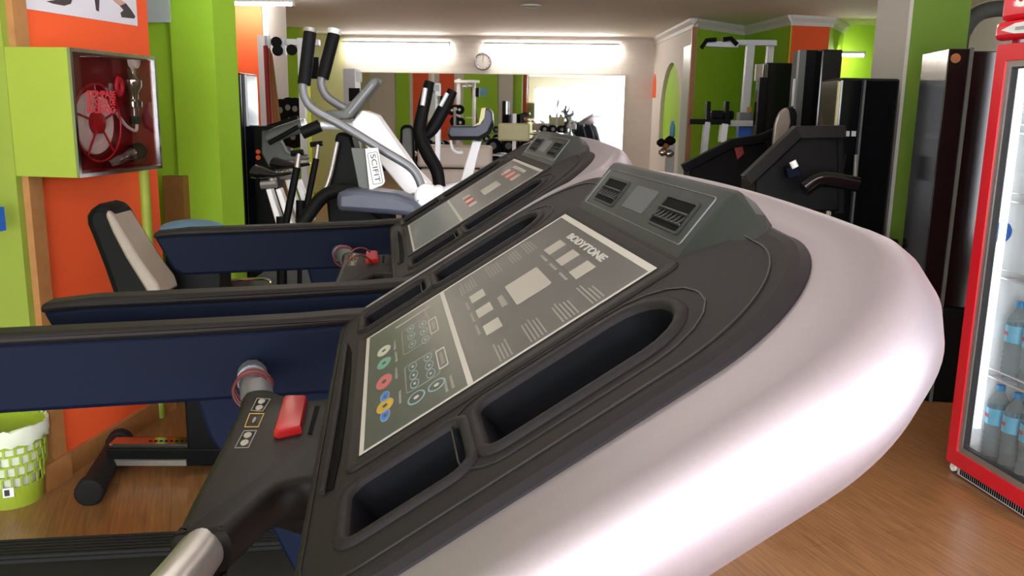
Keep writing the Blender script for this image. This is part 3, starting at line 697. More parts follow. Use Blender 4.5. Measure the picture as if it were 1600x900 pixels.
# waste basket with bag
bc = onz(20, 779, 0); bc[2] = 0
t = thing('waste_basket', 'lime slotted plastic waste basket with a white bin bag by the lime wall', 'basket', bc)
def br(z): return .098+.032*z/.29
MB().lathe([(.001, .002), (br(0), .0), (br(.08), .08), (br(.08)-.004, .08), (br(0)-.004, .008), (.001, .008)], bc, ZUP, 36).build('basket_base', 'basket', t, smooth=True)
NS = 22
for k in range(NS):
    a = 2*pi*k/NS
    for (z0, z1, sh) in ((.078, .118, 0), (.118, .158, .5), (.158, .198, 0), (.198, .225, .5)):
        aa = a+sh*2*pi/NS; e = V(cos(aa), sin(aa), 0); e2 = V(-sin(aa), cos(aa), 0)
        zc = (z0+z1)/2; MB().obox(bc+e*(br(zc)-.002)+V(0, 0, zc), e, e2, ZUP, .004, .007, z1-z0+.004).build('basket_bar', 'basket', t)
for z in (.118, .158, .198):
    MB().lathe([(br(z)-.004, z-.003), (br(z), z-.003), (br(z), z+.003), (br(z)-.004, z+.003)], bc, ZUP, 36).build('basket_hoop', 'basket', t, smooth=True)
MB().lathe([(br(.225)-.004, .225), (br(.225), .225), (br(.29)+.006, .285), (br(.29)+.004, .292), (br(.29)-.003, .287)], bc, ZUP, 36).build('basket_rim', 'basket', t, smooth=True)
rb = MB(); rings = []
rnd = random.Random(7)
for (r_, z) in ((.085, .03), (.1, .12), (.112, .2), (.121, .27), (.129, .296), (.137, .296), (.139, .27), (.136, .245), (.133, .235)):
    rings.append([bc+V((r_+rnd.uniform(-.003, .003))*cos(2*pi*k/40), (r_+rnd.uniform(-.003, .003))*sin(2*pi*k/40), z+(rnd.uniform(-.008, .008) if z > .22 else 0)) for k in range(40)])
rb.loft(rings, True, False); rb.build('bin_bag', 'bag', t, smooth=True, fixn=False)
d_ = unit(V(-bc[0]*.2+.4, -bc[1], 0)); e2 = V(-d_[1], d_[0], 0); sp = bc+unit(V(.55, -.83, 0))*(br(.07)+.001)+V(0, 0, .068)
dd = unit(V(.55, -.83, 0)); ee = V(-dd[1], dd[0], 0)
st = MB().obox(sp, ee, dd, ZUP, .034, .003, .034).build('sticker', 'ink_white', t); MB().obox(sp+dd*.002-ee*.004, ee, dd, ZUP, .016, .002, .022).build('sticker_print', 'ink_dark', st)

# recumbent exercise bike behind the handrails
SD = 2.72
t = thing('recumbent_bike', 'recumbent exercise bike with a black seat and beige back pad by the orange wall', 'exercise bike', V(*onz(230, 745, 0)[:2], 0))
def slab(pts, d0, th):
    A_ = [at(x, y, d0) for x, y in pts]; return MB().loft([A_, [p+HF*th*.97-HR*.0 for p in A_]])
back = [(132, 338), (138, 325), (150, 319.5), (163, 320), (174, 334), (184, 352), (205, 386), (226, 418), (243, 440), (250, 462), (246, 520), (196, 520), (180, 478), (160, 420), (140, 368), (133, 352)]
slab(back, SD, .17).build('seat_back', 'black', t, smooth=True, bevel=.025, seg=3)
cu = [(166, 328), (176, 338), (186, 354), (207, 388), (228, 420), (246, 444), (252, 462), (232, 462), (196, 404), (176, 366), (164, 338)]
slab(cu, SD-.004, .15).build('back_pad', 'grey_leather', t, smooth=True, bevel=.012, seg=3)
slab([(196, 500), (290, 520), (292, 545), (196, 540)], SD, .17).build('seat_cushion', 'black', t, smooth=True, bevel=.02)
fa, fb_ = onz(141, 788, 0), onz(190, 704, 0); fa[2] = fb_[2] = .045
MB().tube([fa, fb_], .043, 16, smooth=False).build('rear_foot', 'rubber', t, smooth=True)
for p, dr_ in ((fa, unit(fa-fb_)), (fb_, unit(fb_-fa))): MB().tube([p-dr_*.05, p+dr_*.012], .05, 18, smooth=False).build('foot_cap', 'rubber', t, smooth=True, bevel=.008)
ra, rb_ = onz(165, 748, 0), onz(420, 748, 0); e = unit(rb_-ra); n_ = V(-e[1], e[0], 0); mid = ra+e*.33+n_*.09
ra2 = ra+n_*.1
MB().obox(mid+V(0, 0, .075), e, n_, ZUP, .66, .13, .07).build('base_beam', 'black', t, bevel=.006)
pl = MB().obox(ra+e*.17+n_*.09+V(0, 0, .114), e, n_, ZUP, .34, .07, .008).build('seat_rail', 'chrome', t)
for i in range(10): MB().obox(ra+e*(.145+.02*i)+n_*.085+V(0, 0, .1185), e, n_, ZUP, .011, .008, .002).build('rail_hole', 'vent_dark', pl)
MB().obox(ra+e*.155+n_*.018+V(0, 0, .058), e, n_, ZUP, .29, .012, .022).build('side_strip', 'steel', t)
c = ra+e*.36+n_*.09
MB().obox(c+V(0, 0, .30), unit(e*1.0+ZUP*0), n_, ZUP, .12, .12, .5).build('seat_post', 'black', t, bevel=.01)
MB().obox(ra+e*.55+n_*.09+V(0, 0, .3), e, n_, ZUP, .3, .14, .44).build('drive_housing', 'black', t, bevel=.04, seg=3)

slab([(257, 372), (262, 366), (345, 366), (345, 520), (257, 520)], 2.93, .12).build('drive_cover', 'black', t, smooth=True, bevel=.015)

# ================================================================== MIDDLE: CROSS TRAINERS AND BIKES
D = 3.4
base = V(*at(600, 320, D)[:2], 0)
t = thing('cross_trainer', 'white and grey cross trainer with long curved handlebars and SCIFIT sign', 'cross trainer', base)
def arm(name, pts, m, d, th, par, bevel=.006): A_ = [at(x, y, d) for x, y in pts]; return MB().loft([A_, [p+HF*th for p in A_]]).build(name, m, par, smooth=True, bevel=bevel)
def handle(pts, d, r=.017, par=None, m='tube_grey'):
    h = MB().tube([at(x, y, d+k*0) for k, (x, y) in enumerate(pts)], r, 12).build('handlebar', m, par, smooth=True); return h
h = handle([(474, 128), (473.5, 140), (478, 156), (492, 172), (540, 199), (600, 236), (638, 259), (652, 275), (661, 298)], D-.12, .0165, t)
MB().tube([at(484.5, 50, D-.12), at(475, 132, D-.12)], .0245, 14, smooth=False).build('grip', 'black', h, smooth=True)
MB().tube([at(485, 45, D-.12), at(484.3, 51, D-.12)], .0255, 14, smooth=False).build('grip_cap', 'steel', h, smooth=True)
h = handle([(503.5, 118), (502, 132), (508, 147), (520, 158), (548, 175), (562, 184)], D+.16, .0175, t)
MB().tube([at(522, 53, D+.16), at(504, 122, D+.16)], .026, 14, smooth=False).build('grip', 'black', h, smooth=True)
MB().tube([at(523, 46, D+.16), at(521.7, 54, D+.16)], .027, 14, smooth=False).build('grip_cap', 'bright_steel', h, smooth=True)
arm('main_beam', [(545, 196), (566, 172), (588, 180), (648, 265), (672, 290), (655, 300), (636, 306), (600, 262)], 'white_paint', D, .12, t, .006)
arm('console_arm', [(506, 176), (512, 172), (536, 172), (580, 123), (586, 121), (591, 124), (590, 131), (548, 183), (540, 187), (512, 188), (505, 184)], 'dark_pad', D-.05, .1, t, .012)
arm('console_inlay', [(543, 176), (580, 130), (584, 129), (583, 134), (546, 180)], 'tube_grey', D-.055, .01, t, .002)
MB().tube([at(500, 196, D-.02), at(530, 197, D), at(552, 196, D)], .016, 10).build('cross_tube', 'bright_steel', t, smooth=True)
MB().tube([at(472, 208, D-.04), at(500, 196, D-.04)], .024, 12, smooth=False).build('short_grip', 'black', t, smooth=True)
arm('mast', [(524, 212), (528, 206), (548, 210), (551, 222), (572, 298), (600, 315), (600, 420), (520, 420), (510, 320), (506, 300)], 'black', D+.06, .14, t, .012)
MB().tube([at(527, 222, D+.03), at(508, 296, D+.03), at(462, 357, D+.03)], .010, 10).build('silver_edge', 'steel', t, smooth=True)
sg = arm('sign', [(570, 232), (590, 231), (601, 284), (598, 289), (577, 298)], 'white_paint', D-.2, .02, t, .003)
arm('sign_side', [(548, 231), (570, 232), (577, 298), (560, 292)], 'dark_pad', D-.185, .02, t, .003)
A_, B_, C_ = at(588.0, 238, D-.2), at(596.5, 283, D-.2), at(579, 241, D-.2)
ex_ = unit(B_-A_); ey_ = unit((A_-C_)-ex_*np.dot(A_-C_, ex_)); zz = np.cross(ex_, ey_)
text('lettering', 'SCIFIT', 'ink_dark', sg, at(578.5, 242, D-.2)-zz*0+unit(CAM-C_)*.004, ex_, ey_, np.linalg.norm(B_-A_)*.96, .019, .0015)
ffn = lambda a, b, hh: at(575.5, 239, D-.2)+unit(CAM-C_)*(.003+hh)+ex_*a+ey_*b
o1 = rrect(0, np.linalg.norm(B_-A_)*1.1, -.005, .033, .006, 4); MB().prism(o1, ffn, 0, .001, [inset(o1, .002)[::-1]]).build('sign_border', 'ink_dark', sg)
arm('side_cover', [(525, 300), (560, 296), (620, 303), (652, 316), (662, 340), (600, 335), (525, 330)], 'navy_pad', D-.25, .16, t, .02)
MB().tube([at(470, 352, D-.1), at(500, 312, D-.1), at(522, 299, D-.1), at(545, 299, D-.1), at(575, 318, D-.12), at(612, 344, D-.15)], .026, 12).build('front_tube', 'black', t, smooth=True)
for x, y, r_ in ((667, 306, .044), (684, 300, .024)):
    q = at(x, y, D-.2); MB().lathe([(r_, 0), (r_, .05), (r_*.8, .06)], q+HF*.03, -HF, 24).build('pivot_cover', 'white_paint', t, smooth=True)
q = at(667, 306, D-.2)
for a in (-2.6, -.2): MB().lathe([(.004, 0), (.004, .003)], q-HF*.03+HR*.034*cos(a)+ZUP*.03*sin(a), -HF, 8).build('bolt', 'tube_grey', t)
for s_ in (-.35, .35): MB().tube([base+HR*s_-HF*.25+V(0, 0, .03), base+HR*s_+HF*.3+V(0, 0, .03)], .03, 10, smooth=False).build('floor_foot', 'black', t, smooth=True)
MB().obox(base+V(0, 0, .09), HR, HF, ZUP, .75, .1, .07).build('floor_beam', 'black', t)
MB().obox(base+HR*-.05+V(0, 0, .55), HR, HF, ZUP, .14, .12, .95).build('column', 'black', t)

# second cross trainer: black handlebars
D2 = 4.3; base = V(*at(675, 320, D2)[:2], 0)
t = thing('cross_trainer', 'darker cross trainer with two black padded handlebars and a white base arm', 'cross trainer', base)
MB().tube([at(671, 128, D2), at(666, 150, D2), at(657, 190, D2), at(656, 212, D2), at(668, 240, D2), at(682, 265, D2), at(687, 292, D2)], [.026, .030, .032, .033, .034, .033, .03], 12).build('handlebar', 'black', t, smooth=True)
MB().tube([at(664.5, 138, D2-.03), at(660, 165, D2-.03)], .012, 8, smooth=False).build('silver_inlay', 'bright_steel', t, smooth=True)
MB().tube([at(707, 142, D2+.1), at(692, 172, D2+.1), at(676, 200, D2+.1), at(664, 213, D2+.08)], [.026, .034, .034, .026], 12).build('handlebar', 'black', t, smooth=True)
MB().tube([at(699, 146, D2+.06), at(688, 166, D2+.06)], .011, 8, smooth=False).build('silver_inlay', 'bright_steel', t, smooth=True)
arm('base_arm', [(684, 302), (690, 292), (722, 284), (752, 288), (752, 330), (684, 330)], 'white_paint', D2, .12, t, .012)
MB().obox(base+V(0, 0, .42), HR, HF, ZUP, .2, .15, .84).build('drive_housing', 'black', t, bevel=.03)
MB().obox(base+V(0, 0, .03), HR, HF, ZUP, .6, .4, .06).build('floor_base', 'black', t)

# machine with navy L-shaped pad on a slanted white post
D3 = 4.9; base = V(*at(722, 330, D3)[:2], 0)
t = thing('curl_machine', 'exercise station with a navy L-shaped pad on a slanted white post', 'gym machine', base)
arm('pad', [(702, 197), (741, 197), (752, 190), (757, 170), (763, 169), (769, 175), (770, 190), (762, 208), (748, 216), (704, 216), (699, 208)], 'navy_pad', D3, .3, t, .015)
arm('pad_edge', [(699, 208), (704, 213), (748, 213), (762, 205), (770, 188), (771, 196), (764, 211), (749, 219), (703, 219)], 'black', D3-.004, .3, t, .004)
arm('pad_liner', [(737, 198), (748, 191), (752, 169), (759, 168), (757, 184), (750, 195)], 'cream_pad', D3-.005, .2, t, .003)
arm('post', [(738, 220), (752, 221), (734, 292), (716, 292)], 'white_paint', D3+.05, .08, t, .006)
arm('post', [(680, 203), (688, 203), (687, 300), (679, 300)], 'white_paint', D3+.1, .06, t, .004)
MB().tube([at(704, 219, D3+.1), at(707, 232, D3+.1), at(714, 238, D3+.1), at(723, 238, D3+.1)], .008, 8).build('lever', 'white_paint', t, smooth=True)
MB().obox(base+V(0, 0, .05), HR, HF, ZUP, .34, .36, .1).build('floor_base', 'white_paint', t)
MB().obox(base+V(0, 0, .45), HR, HF, ZUP, .07, .07, .8).build('post', 'white_paint', t)
# upright dark pad
D4 = 5.5; base = V(*at(636, 330, D4)[:2], 0)
t = thing('adjustable_bench', 'dark grey upright bench back with a black rim behind the white cross trainer beam', 'bench', base)
arm('back_rim', [(625, 200), (630, 195), (641, 195), (646, 200), (648, 262), (624, 262)], 'black', D4, .06, t, .015)
arm('back_pad', [(628, 203), (632, 200), (640, 200), (643, 203), (645, 260), (627, 260)], 'dark_pad', D4-.012, .03, t, .008)
MB().obox(base+V(0, 0, .5), HR, HF, ZUP, .06, .06, 1.0).build('post', 'black', t); MB().obox(base+V(0, 0, .03), HR, HF, ZUP, .3, .3, .06).build('floor_base', 'black', t)
# beige benches
D5 = 7.2; base = V(*at(715, 300, D5)[:2], 0)
t = thing('weight_bench', 'wide beige upholstered bench stack in front of the dumbbell rack', 'bench', base)
pbox(652, 229, 768, 262, D5, .35).build('upper_pad', 'beige_pad', t, bevel=.03, seg=3); pbox(655, 265, 766, 291, D5+.02, .35).build('lower_pad', 'beige_pad', t, bevel=.03, seg=3)
for x in (668, 750): pbox(x, 258, x+6, 320, D5+.1, .06, z0=0).build('leg', 'tube_grey', t)
pbox(652, 291, 768, 300, D5, .4, z0=.28).build('frame', 'black', t)

# dumbbells on a rack at the mirror
DR = 9.5; base = V(*at(700, 300, DR)[:2], 0)
t = thing('dumbbell_rack', 'dark two-tier dumbbell rack in front of the mirror', 'rack', base)
for y_ in (240, 268): pbox(585, y_, 860, y_+4, DR, .35).build('shelf', 'tube_grey', t)
for x in (588, 716, 852): pbox(x, 225, x+6, 300, DR+.3, .05, z0=0).build('post', 'tube_grey', t)
def dumbbell(c, r, L, label):
    r_ = thing('dumbbell', label, 'dumbbell', c, 'round black dumbbells on the rack')
    ax = unit(HF+HR*.25)
    MB().tube([c-ax*L*.5, c+ax*L*.5], .016, 8, smooth=False).build('bar', 'steel', r_, smooth=True)
    for s_ in (-1, 1):
        q = c+ax*s_*L*.33; MB().lathe([(r*.85, -.05), (r, -.035), (r, .035), (r*.85, .05)], q, ax, 18).build('weight_head', 'black', r_, smooth=True)
        MB().lathe([(r*.45, .05), (r*.4, .056)], q, ax*s_, 14).build('head_plate', 'tube_grey', r_)
    return r_
DL = 'round black dumbbell on the rack before the mirror'
spots = [(604, 230, .07), (632, 231, .07), (664, 231, .075), (690, 231, .07), (776, 233, .085), (800, 236, .085), (826, 236, .08), (601, 261, .08), (632, 262, .08), (664, 260, .09), (694, 262, .085), (778, 262, .085), (808, 262, .085)]
ORD = ('leftmost', 'second', 'third', 'fourth', 'fifth', 'sixth', 'seventh')
for i, (x, y, r_) in enumerate(spots):
    tier, k = ('upper', i) if i < 7 else ('lower', i-7)
    DL = 'round black dumbbell, %s from the left on the %s tier of the dumbbell rack' % (ORD[k], tier) if k else 'leftmost round black dumbbell on the %s tier of the dumbbell rack' % tier
    c = at(x, y, DR+.1); c[2] = at(x, 240 if y < 250 else 268, DR+.1)[2]+r_+.004; dumbbell(c, r_, .3, DL)
# cream board
q = pbox(778, 193, 828, 220, 9.0, .06).build('cream_pad', 'cream_pad', bevel=.02)
tb = thing('padded_board', 'cream padded board standing above the dumbbell rack', 'pad', V(*at(803, 220, 9.0)[:2], 0))
q.parent = tb; q.location = tuple(ORIG[q.name]-ORIG[tb.name])
pbox(800, 180, 806, 300, 9.1, .05, z0=0).build('post', 'white_paint', tb)

# spinning bikes beyond the handrails
def spin_bike(dx, dy, d, label, red):
    P = lambda x, y, k=0: at(x+dx, y+dy, d+k)
    b = V(*P(430, 345)[:2], 0)
    t = thing('spinning_bike', label, 'exercise bike', b, 'spinning bikes')
    s_ = MB(); s_.tube([P(398, 268), P(412, 271), P(430, 273), P(455, 270)], [.075, .07, .05, .028, .02], 12, squash=.42); s_.build('saddle', 'black_gloss', t, smooth=True)
    MB().tube([P(424, 276), P(427, 283)], .018, 8, smooth=False).build('saddle_clamp', 'steel', t, smooth=True)
    MB().tube([P(408, 289), P(432, 287)], .02, 8, smooth=False).build('saddle_slider', 'steel', t, smooth=True)
    for xa, xb in ((415, 434), (430, 451)):
        A_ = [P(xa, 296), P(xa+8, 294), P(xb+10, 358), P(xb, 360)]; MB().loft([A_, [p+HF*.05 for p in A_]]).build('seat_post', 'bright_steel', t, bevel=.004)
    MB().tube([P(446, 352), P(464, 262)], .018, 8, smooth=False).build('frame', 'black', t, smooth=True)
    MB().tube([P(464, 262), P(467, 240)], .013, 8, smooth=False).build('handlebar_post', 'steel', t, smooth=True)
    MB().tube([P(455, 240), P(474, 238)], .014, 8, smooth=False).build('handlebar', 'black', t, smooth=True)
    c = V(*P(420, 345)[:2], .28)
    fw = MB().lathe([(.27, -.02), (.27, .02)], c, HF, 30).build('flywheel', 'flywheel_red' if red else 'dark_pad', t, smooth=True)
    MB().tube([c+.28*(cos(a)*HR+sin(a)*ZUP) for a in np.linspace(0, 2*pi, 30)[:-1]], .022, 8, smooth=False, closed=True).build('flywheel_guard', 'black', fw, smooth=True)
    MB().tube([V(*P(440, 345)[:2], .9), V(*P(432, 345)[:2], .06)], .025, 8, smooth=False).build('frame', 'black', t, smooth=True)
    for k in (-.3, .35): MB().tube([b+HR*k-HF*.22+V(0, 0, .03), b+HR*k+HF*.22+V(0, 0, .03)], .03, 8, smooth=False).build('floor_foot', 'black', t, smooth=True)
    MB().obox(b+HR*.02+V(0, 0, .06), HR, HF, ZUP, .68, .05, .05).build('floor_beam', 'black', t)
    return t
spin_bike(0, 0, 4.0, 'nearer spinning bike with black saddle, silver seat posts and red flywheel', True)
spin_bike(30, -14, 4.7, 'farther spinning bike with black saddle behind the red flywheel bike', False)
# curl or handlebar machine
DA = 5.2; base = V(*at(420, 320, DA)[:2], 0)
t = thing('arm_machine', 'black arm machine with padded grips in front of the orange column', 'gym machine', base)
MB().tube([at(418, 216, DA), at(440, 207, DA), at(472, 196, DA)], .042, 12, smooth=False).build('roller_pad', 'dark_pad', t, smooth=True)
MB().tube([at(472, 195, DA), at(478, 193.5, DA)], .034, 12, smooth=False).build('pad_cap', 'bright_steel', t, smooth=True)
MB().tube([at(412, 202, DA+.1), at(466, 185, DA+.1)], .018, 10, smooth=False).build('grip_bar', 'black', t, smooth=True)
MB().tube([at(420, 224, DA-.1), at(466, 198, DA-.1)], .014, 10, smooth=False).build('grip_bar', 'black', t, smooth=True)
arm('lever_plate', [(408, 204), (428, 204), (440, 225), (447, 240), (478, 242), (480, 250), (440, 252), (420, 262), (408, 240)], 'dark_pad', DA, .08, t, .01)
pbox(398, 200, 430, 350, DA+.1, .2, z0=0).build('weight_box', 'black', t, bevel=.01)
for y_ in (207, 237, 246): q = at(404, y_, DA+.08); MB().lathe([(.014, 0), (.014, .01)], q, -HF, 12).build('orange_stop', 'orange', t)
# black tower by the left column
DT = 5.6; base = V(*at(372, 340, DT)[:2], 0)
t = thing('weight_tower', 'slim black weight tower with a red strip beside the green left column', 'gym machine', base)
pbox(356, 119, 382, 340, DT, .35, z0=0).build('housing', 'black_gloss', t, bevel=.01)
pbox(366, 126, 371, 172, DT-.01, .012).build('red_strip', 'cabinet_red', t)
pbox(382, 122, 387, 340, DT+.02, .05, z0=0).build('guide_post', 'tube_grey', t)
pbox(386, 200, 401, 340, DT+.05, .3, z0=0).build('weight_stack', 'navy', t)
# orange column, lamp-lit
wbox('column_orange', (-4.33, 9.0, 0), (-4.0, 9.5, CEIL), 'orange'); wbox('column_orange_edge', (-4.0, 9.02, 0), (-3.94, 9.5, CEIL), 'white_wall')
# green wall strip behind the cable frame
xg0, xg1 = ony(430, 100, 12.6)[0], ony(470, 100, 12.6)[0]
wbox('wall_green_left', (xg0, 12.6, 0), (xg1, 12.8, CEIL), 'green')
xg2 = ony(476, 100, 12.6)[0]; wbox('trim_10', (xg1, 12.58, 0), (xg2, 12.8, CEIL), 'yellow_green')
# cable crossover frame
DC = 8.2; base = V(*at(440, 300, DC)[:2], 0)
t = thing('cable_machine', 'white cable machine frame with pulleys beside the orange column', 'gym machine', base)
pbox(407, 62, 418, 300, DC, .08, z0=0).build('upright', 'white_paint', t); pbox(420, 62, 427, 300, DC+.1, .08, z0=0).build('upright', 'white_paint', t)
pbox(406, 61, 498, 70, DC, .08).build('top_beam', 'white_paint', t)
pbox(468, 66, 477, 300, DC, .08, z0=0).build('upright', 'white_paint', t)
for x, y in ((432, 66), (434, 79), (456, 78)):
    pbox(x-4, y-6, x+12, y+6, DC-.05, .06).build('pulley_block', 'white_paint', t); q = at(x, y, DC-.07); MB().lathe([(.05, -.012), (.05, .012)], q, HF, 14).build('pulley', 'black', t)
pbox(484, 90, 498, 122, DC, .1).build('control_box', 'black', t)
pbox(440, 198, 478, 202, DC, .05).build('cross_bar', 'white_paint', t)
# sticks
for i, (xa, xb) in enumerate(((415, 424), (418, 431), (420, 438), (422, 444))):
    a = at(xa, 72+4*i, 7.6+.03*i); b = at(xb, 262, 7.6+.03*i); k = a[2]/(a[2]-b[2]); f_ = a+(b-a)*k
    o = MB().tube([a, f_], .022, 8, smooth=False).build('wooden_stick', ('cabinet_red', 'stick_brown', 'stick_brown', 'plank_wood')[i], smooth=True)
    tag(o, ('dark red stick, leftmost of the bundle by the cable machine', 'brown wooden stick, second from the left in the bundle by the cable machine', 'brown wooden stick, third from the left in the bundle by the cable machine', 'tan wooden stick, rightmost of the bundle by the cable machine')[i], 'stick', 'wooden sticks by the cable machine')
# weight plates on a tree
DP = 8.8; base = V(*at(452, 300, DP)[:2], 0)
t = thing('plate_tree', 'rack with black weight plates under the white cable machine', 'rack', base)
pbox(448, 165, 455, 300, DP+.05, .06, z0=0).build('post', 'pale_paint', t)
for i, (x, y, r_) in enumerate(((440, 172, .11), (452, 168, .10), (463, 170, .11), (444, 210, .12), (460, 214, .11))):
    q = at(x, y, DP-.02*i); pq = MB().lathe([(.03, -.02), (r_, -.02), (r_, .02), (.03, .02)], q, HF+HR*.3, 20).build('weight_plate', 'black', t, smooth=True)
    MB().lathe([(.03, -.03), (.03, .03)], q, HF+HR*.3, 10).build('sleeve', 'steel', pq)
# grey cabinets seen left of the mirror
t = thing('wall_cabinet', 'grey upright machine cabinet against the pale wall left of the mirror', 'cabinet', V(*at(552, 300, 11)[:2], 0))
pbox(538, 112, 556, 300, 11, .4, z0=0).build('body', 'pale_paint', t); pbox(537, 111, 557, 127, 10.97, .42).build('head', 'dark_pad', t); pbox(545, 138, 562, 158, 10.9, .05).build('display', 'black', t)
# elongated pedal and orange handle on the floor side
q = thing('step_pedal', 'black pedal tray with a chrome edge seen between the handrails', 'pedal', at(375, 452, 4.4))
pf_ = [at(x, y, 4.4) for x, y in ((318, 446), (330, 440), (400, 436), (418, 437), (423, 442), (422, 452), (410, 458), (345, 457))]
MB().loft([pf_, [p-ZUP*.02+HF*.04 for p in pf_]]).build('tray', 'black_gloss', q, bevel=.006)
MB().tube(pf_, .008, 8, closed=True).build('tray_edge', 'chrome', q, smooth=True)
MB().tube([at(306, 428, 4.4), at(330, 437, 4.4), at(352, 446, 4.4)], [.05, .04, .02], 10).build('crank', 'navy', q, smooth=True)
MB().tube([at(370, 452, 4.4)-V(0, 0, .01), V(*at(370, 452, 4.4)[:2], 0)], .03, 10, smooth=False).build('stand', 'black', q, smooth=True)
q = thing('orange_lever', 'orange lever with black cap seen between the handrails', 'lever', V(*at(450, 432, 5.5)[:2], 0))
MB().tube([at(424, 427, 5.5), at(440, 425, 5.5), at(465, 432, 5.5), at(480, 437, 5.5)], [.035, .045, .035, .03], 10).build('lever_arm', 'flywheel_red', q, smooth=True)
MB().tube([at(478, 436, 5.5), at(492, 441, 5.5)], .03, 10, smooth=False).build('lever_cap', 'black', q, smooth=True)
MB().tube([at(460, 432, 5.5), V(*at(460, 432, 5.5)[:2], 0)], .025, 10, smooth=False).build('stand', 'black', q, smooth=True)
# round teal ball peeking over the far handrail
q = at(300, 357, 3.5); o = MB().lathe([(.125*sin(a), -.035*cos(a)) for a in np.linspace(0, pi, 14)], V(q[0], q[1], q[2]), ZUP, 24).build('dome', 'blue_cloth', smooth=True)
tb = thing('stool', 'round blue-grey stool top peeking over the far handrail', 'stool', V(q[0], q[1], 0)); o.parent = tb; o.location = tuple(ORIG[o.name]-ORIG[tb.name])
MB().tube([V(q[0], q[1], q[2]-.1), V(q[0], q[1], 0)], .05, 10, smooth=False).build('post', 'black', tb, smooth=True)

# ================================================================== RIGHT SIDE
def tower(name, label, rect, d, depth, yaw=0):
    b = V(*at((rect[0]+rect[2])/2, rect[3], d)[:2], 0); t = thing(name, label, 'gym machine', b); return t
# machine C: nearest black tower
t = tower('leg_press', 'black leg press with a big glossy weight tower before the white column side', (1303, 127, 1397, 330), 5.0, .3)
pbox(1304, 127, 1397, 330, 5.0, .32, z0=0).build('housing', 'black_gloss', t, bevel=.015)
pbox(1341, 130, 1344, 330, 4.985, .012, z0=.2).build('edge_strip', 'dark_pad', t)
pbox(1302, 132, 1305, 330, 4.985, .02, z0=.2).build('edge_strip', 'cream_pad', t)
for x, y, w_, h_, m_ in ((1326, 182, 7, 22, 'pale_paint'), (1336, 182, 7, 22, 'pale_paint'), (1331, 171, 20, 2, 'pale_paint'), (1330, 199, 22, 2, 'ink_red'), (1324, 209, 7, 8, 'pale_paint'), (1334, 209, 7, 8, 'pale_paint'), (1352, 182, 17, 30, 'dark_pad'), (1354, 172, 9, 7, 'pale_paint'), (1312, 137, 8, 8, 'orange')):
    pbox(x-w_/2, y-h_/2, x+w_/2, y+h_/2, 4.985, .012).build('sticker', m_, t)
MB().tube([at(1338, 242, 4.95), at(1336, 280, 4.95)], .012, 8, smooth=False).build('guide_rod', 'steel', t, smooth=True)
def beam(name, pts, d, wd, m, par, depth=.08): 
    for a, b in zip(pts[:-1], pts[1:]):
        A_, B_ = at(*a, d), at(*b, d); e = unit(B_-A_); n_ = unit(np.cross(e, HF)); MB().obox((A_+B_)/2+HF*depth/2, e, HF, np.cross(e, HF), np.linalg.norm(B_-A_)+wd*.5, depth, wd).build(name, m, par, bevel=.005)
beam('frame_beam', [(1172, 279), (1248, 207), (1318, 206)], 4.6, .065, 'hub', t)
beam('frame_beam', [(1312, 206), (1312, 330)], 4.65, .05, 'black', t)
arm('side_cover', [(1180, 282), (1252, 214), (1310, 214), (1312, 330), (1180, 330)], 'black', 4.64, .3, t, .01)
MB().tube([at(1256, 296, 4.45), at(1285, 280, 4.45), at(1340, 288, 4.45)], .04, 10).build('seat_pad', 'black_gloss', t, smooth=True)
MB().tube([at(1238, 252, 4.5), at(1243, 262, 4.5)], .018, 8, smooth=False).build('peg_cap', 'ink_white', t, smooth=True)
arm('peg_body', [(1228, 262), (1248, 258), (1254, 275), (1232, 280)], 'navy', 4.52, .06, t, .008)
MB().obox(V(*at(1280, 330, 4.8)[:2], .04), HR, HF, ZUP, .9, .5, .08).build('floor_base', 'black', t)
MB().obox(V(*at(1180, 330, 4.75)[:2], .38), HR, HF, ZUP, .08, .12, .76).build('front_leg', 'black', t)
# machine B
t = tower('pulldown_machine', 'tallest black weight tower, in front of the orange pilaster', (1240, 83, 1305, 300), 6.0, .3)
pbox(1274, 84, 1306, 330, 6.0, .3, z0=0).build('housing', 'black_gloss', t, bevel=.01)
pbox(1243, 85, 1274, 330, 6.12, .2, z0=0).build('weight_stack', 'black', t)
pbox(1240, 85, 1250, 330, 6.0, .05, z0=0).build('guide_post', 'dark_pad', t)
pbox(1240, 124, 1250, 165, 5.99, .03).build('post_sleeve', 'pale_paint', t)
pbox(1252, 90, 1262, 110, 6.1, .02).build('sticker', 'cabinet_red', t)
pbox(1281, 126, 1290, 133, 5.99, .02).build('sticker', 'dark_pad', t)
arm('back_pad', [(1211, 228), (1215, 195), (1222, 175), (1232, 167), (1242, 168), (1247, 178), (1245, 200), (1232, 222), (1216, 234)], 'black', 5.62, .1, t, .02)
arm('back_pad_face', [(1210, 229), (1214, 195), (1221, 174), (1229, 168), (1234, 172), (1236, 190), (1230, 215), (1214, 233)], 'grey_leather', 5.6, .05, t, .012)
MB().obox(V(*at(1235, 330, 5.7)[:2], .4), HR, HF, ZUP, .1, .1, .8).build('seat_post', 'black', t)
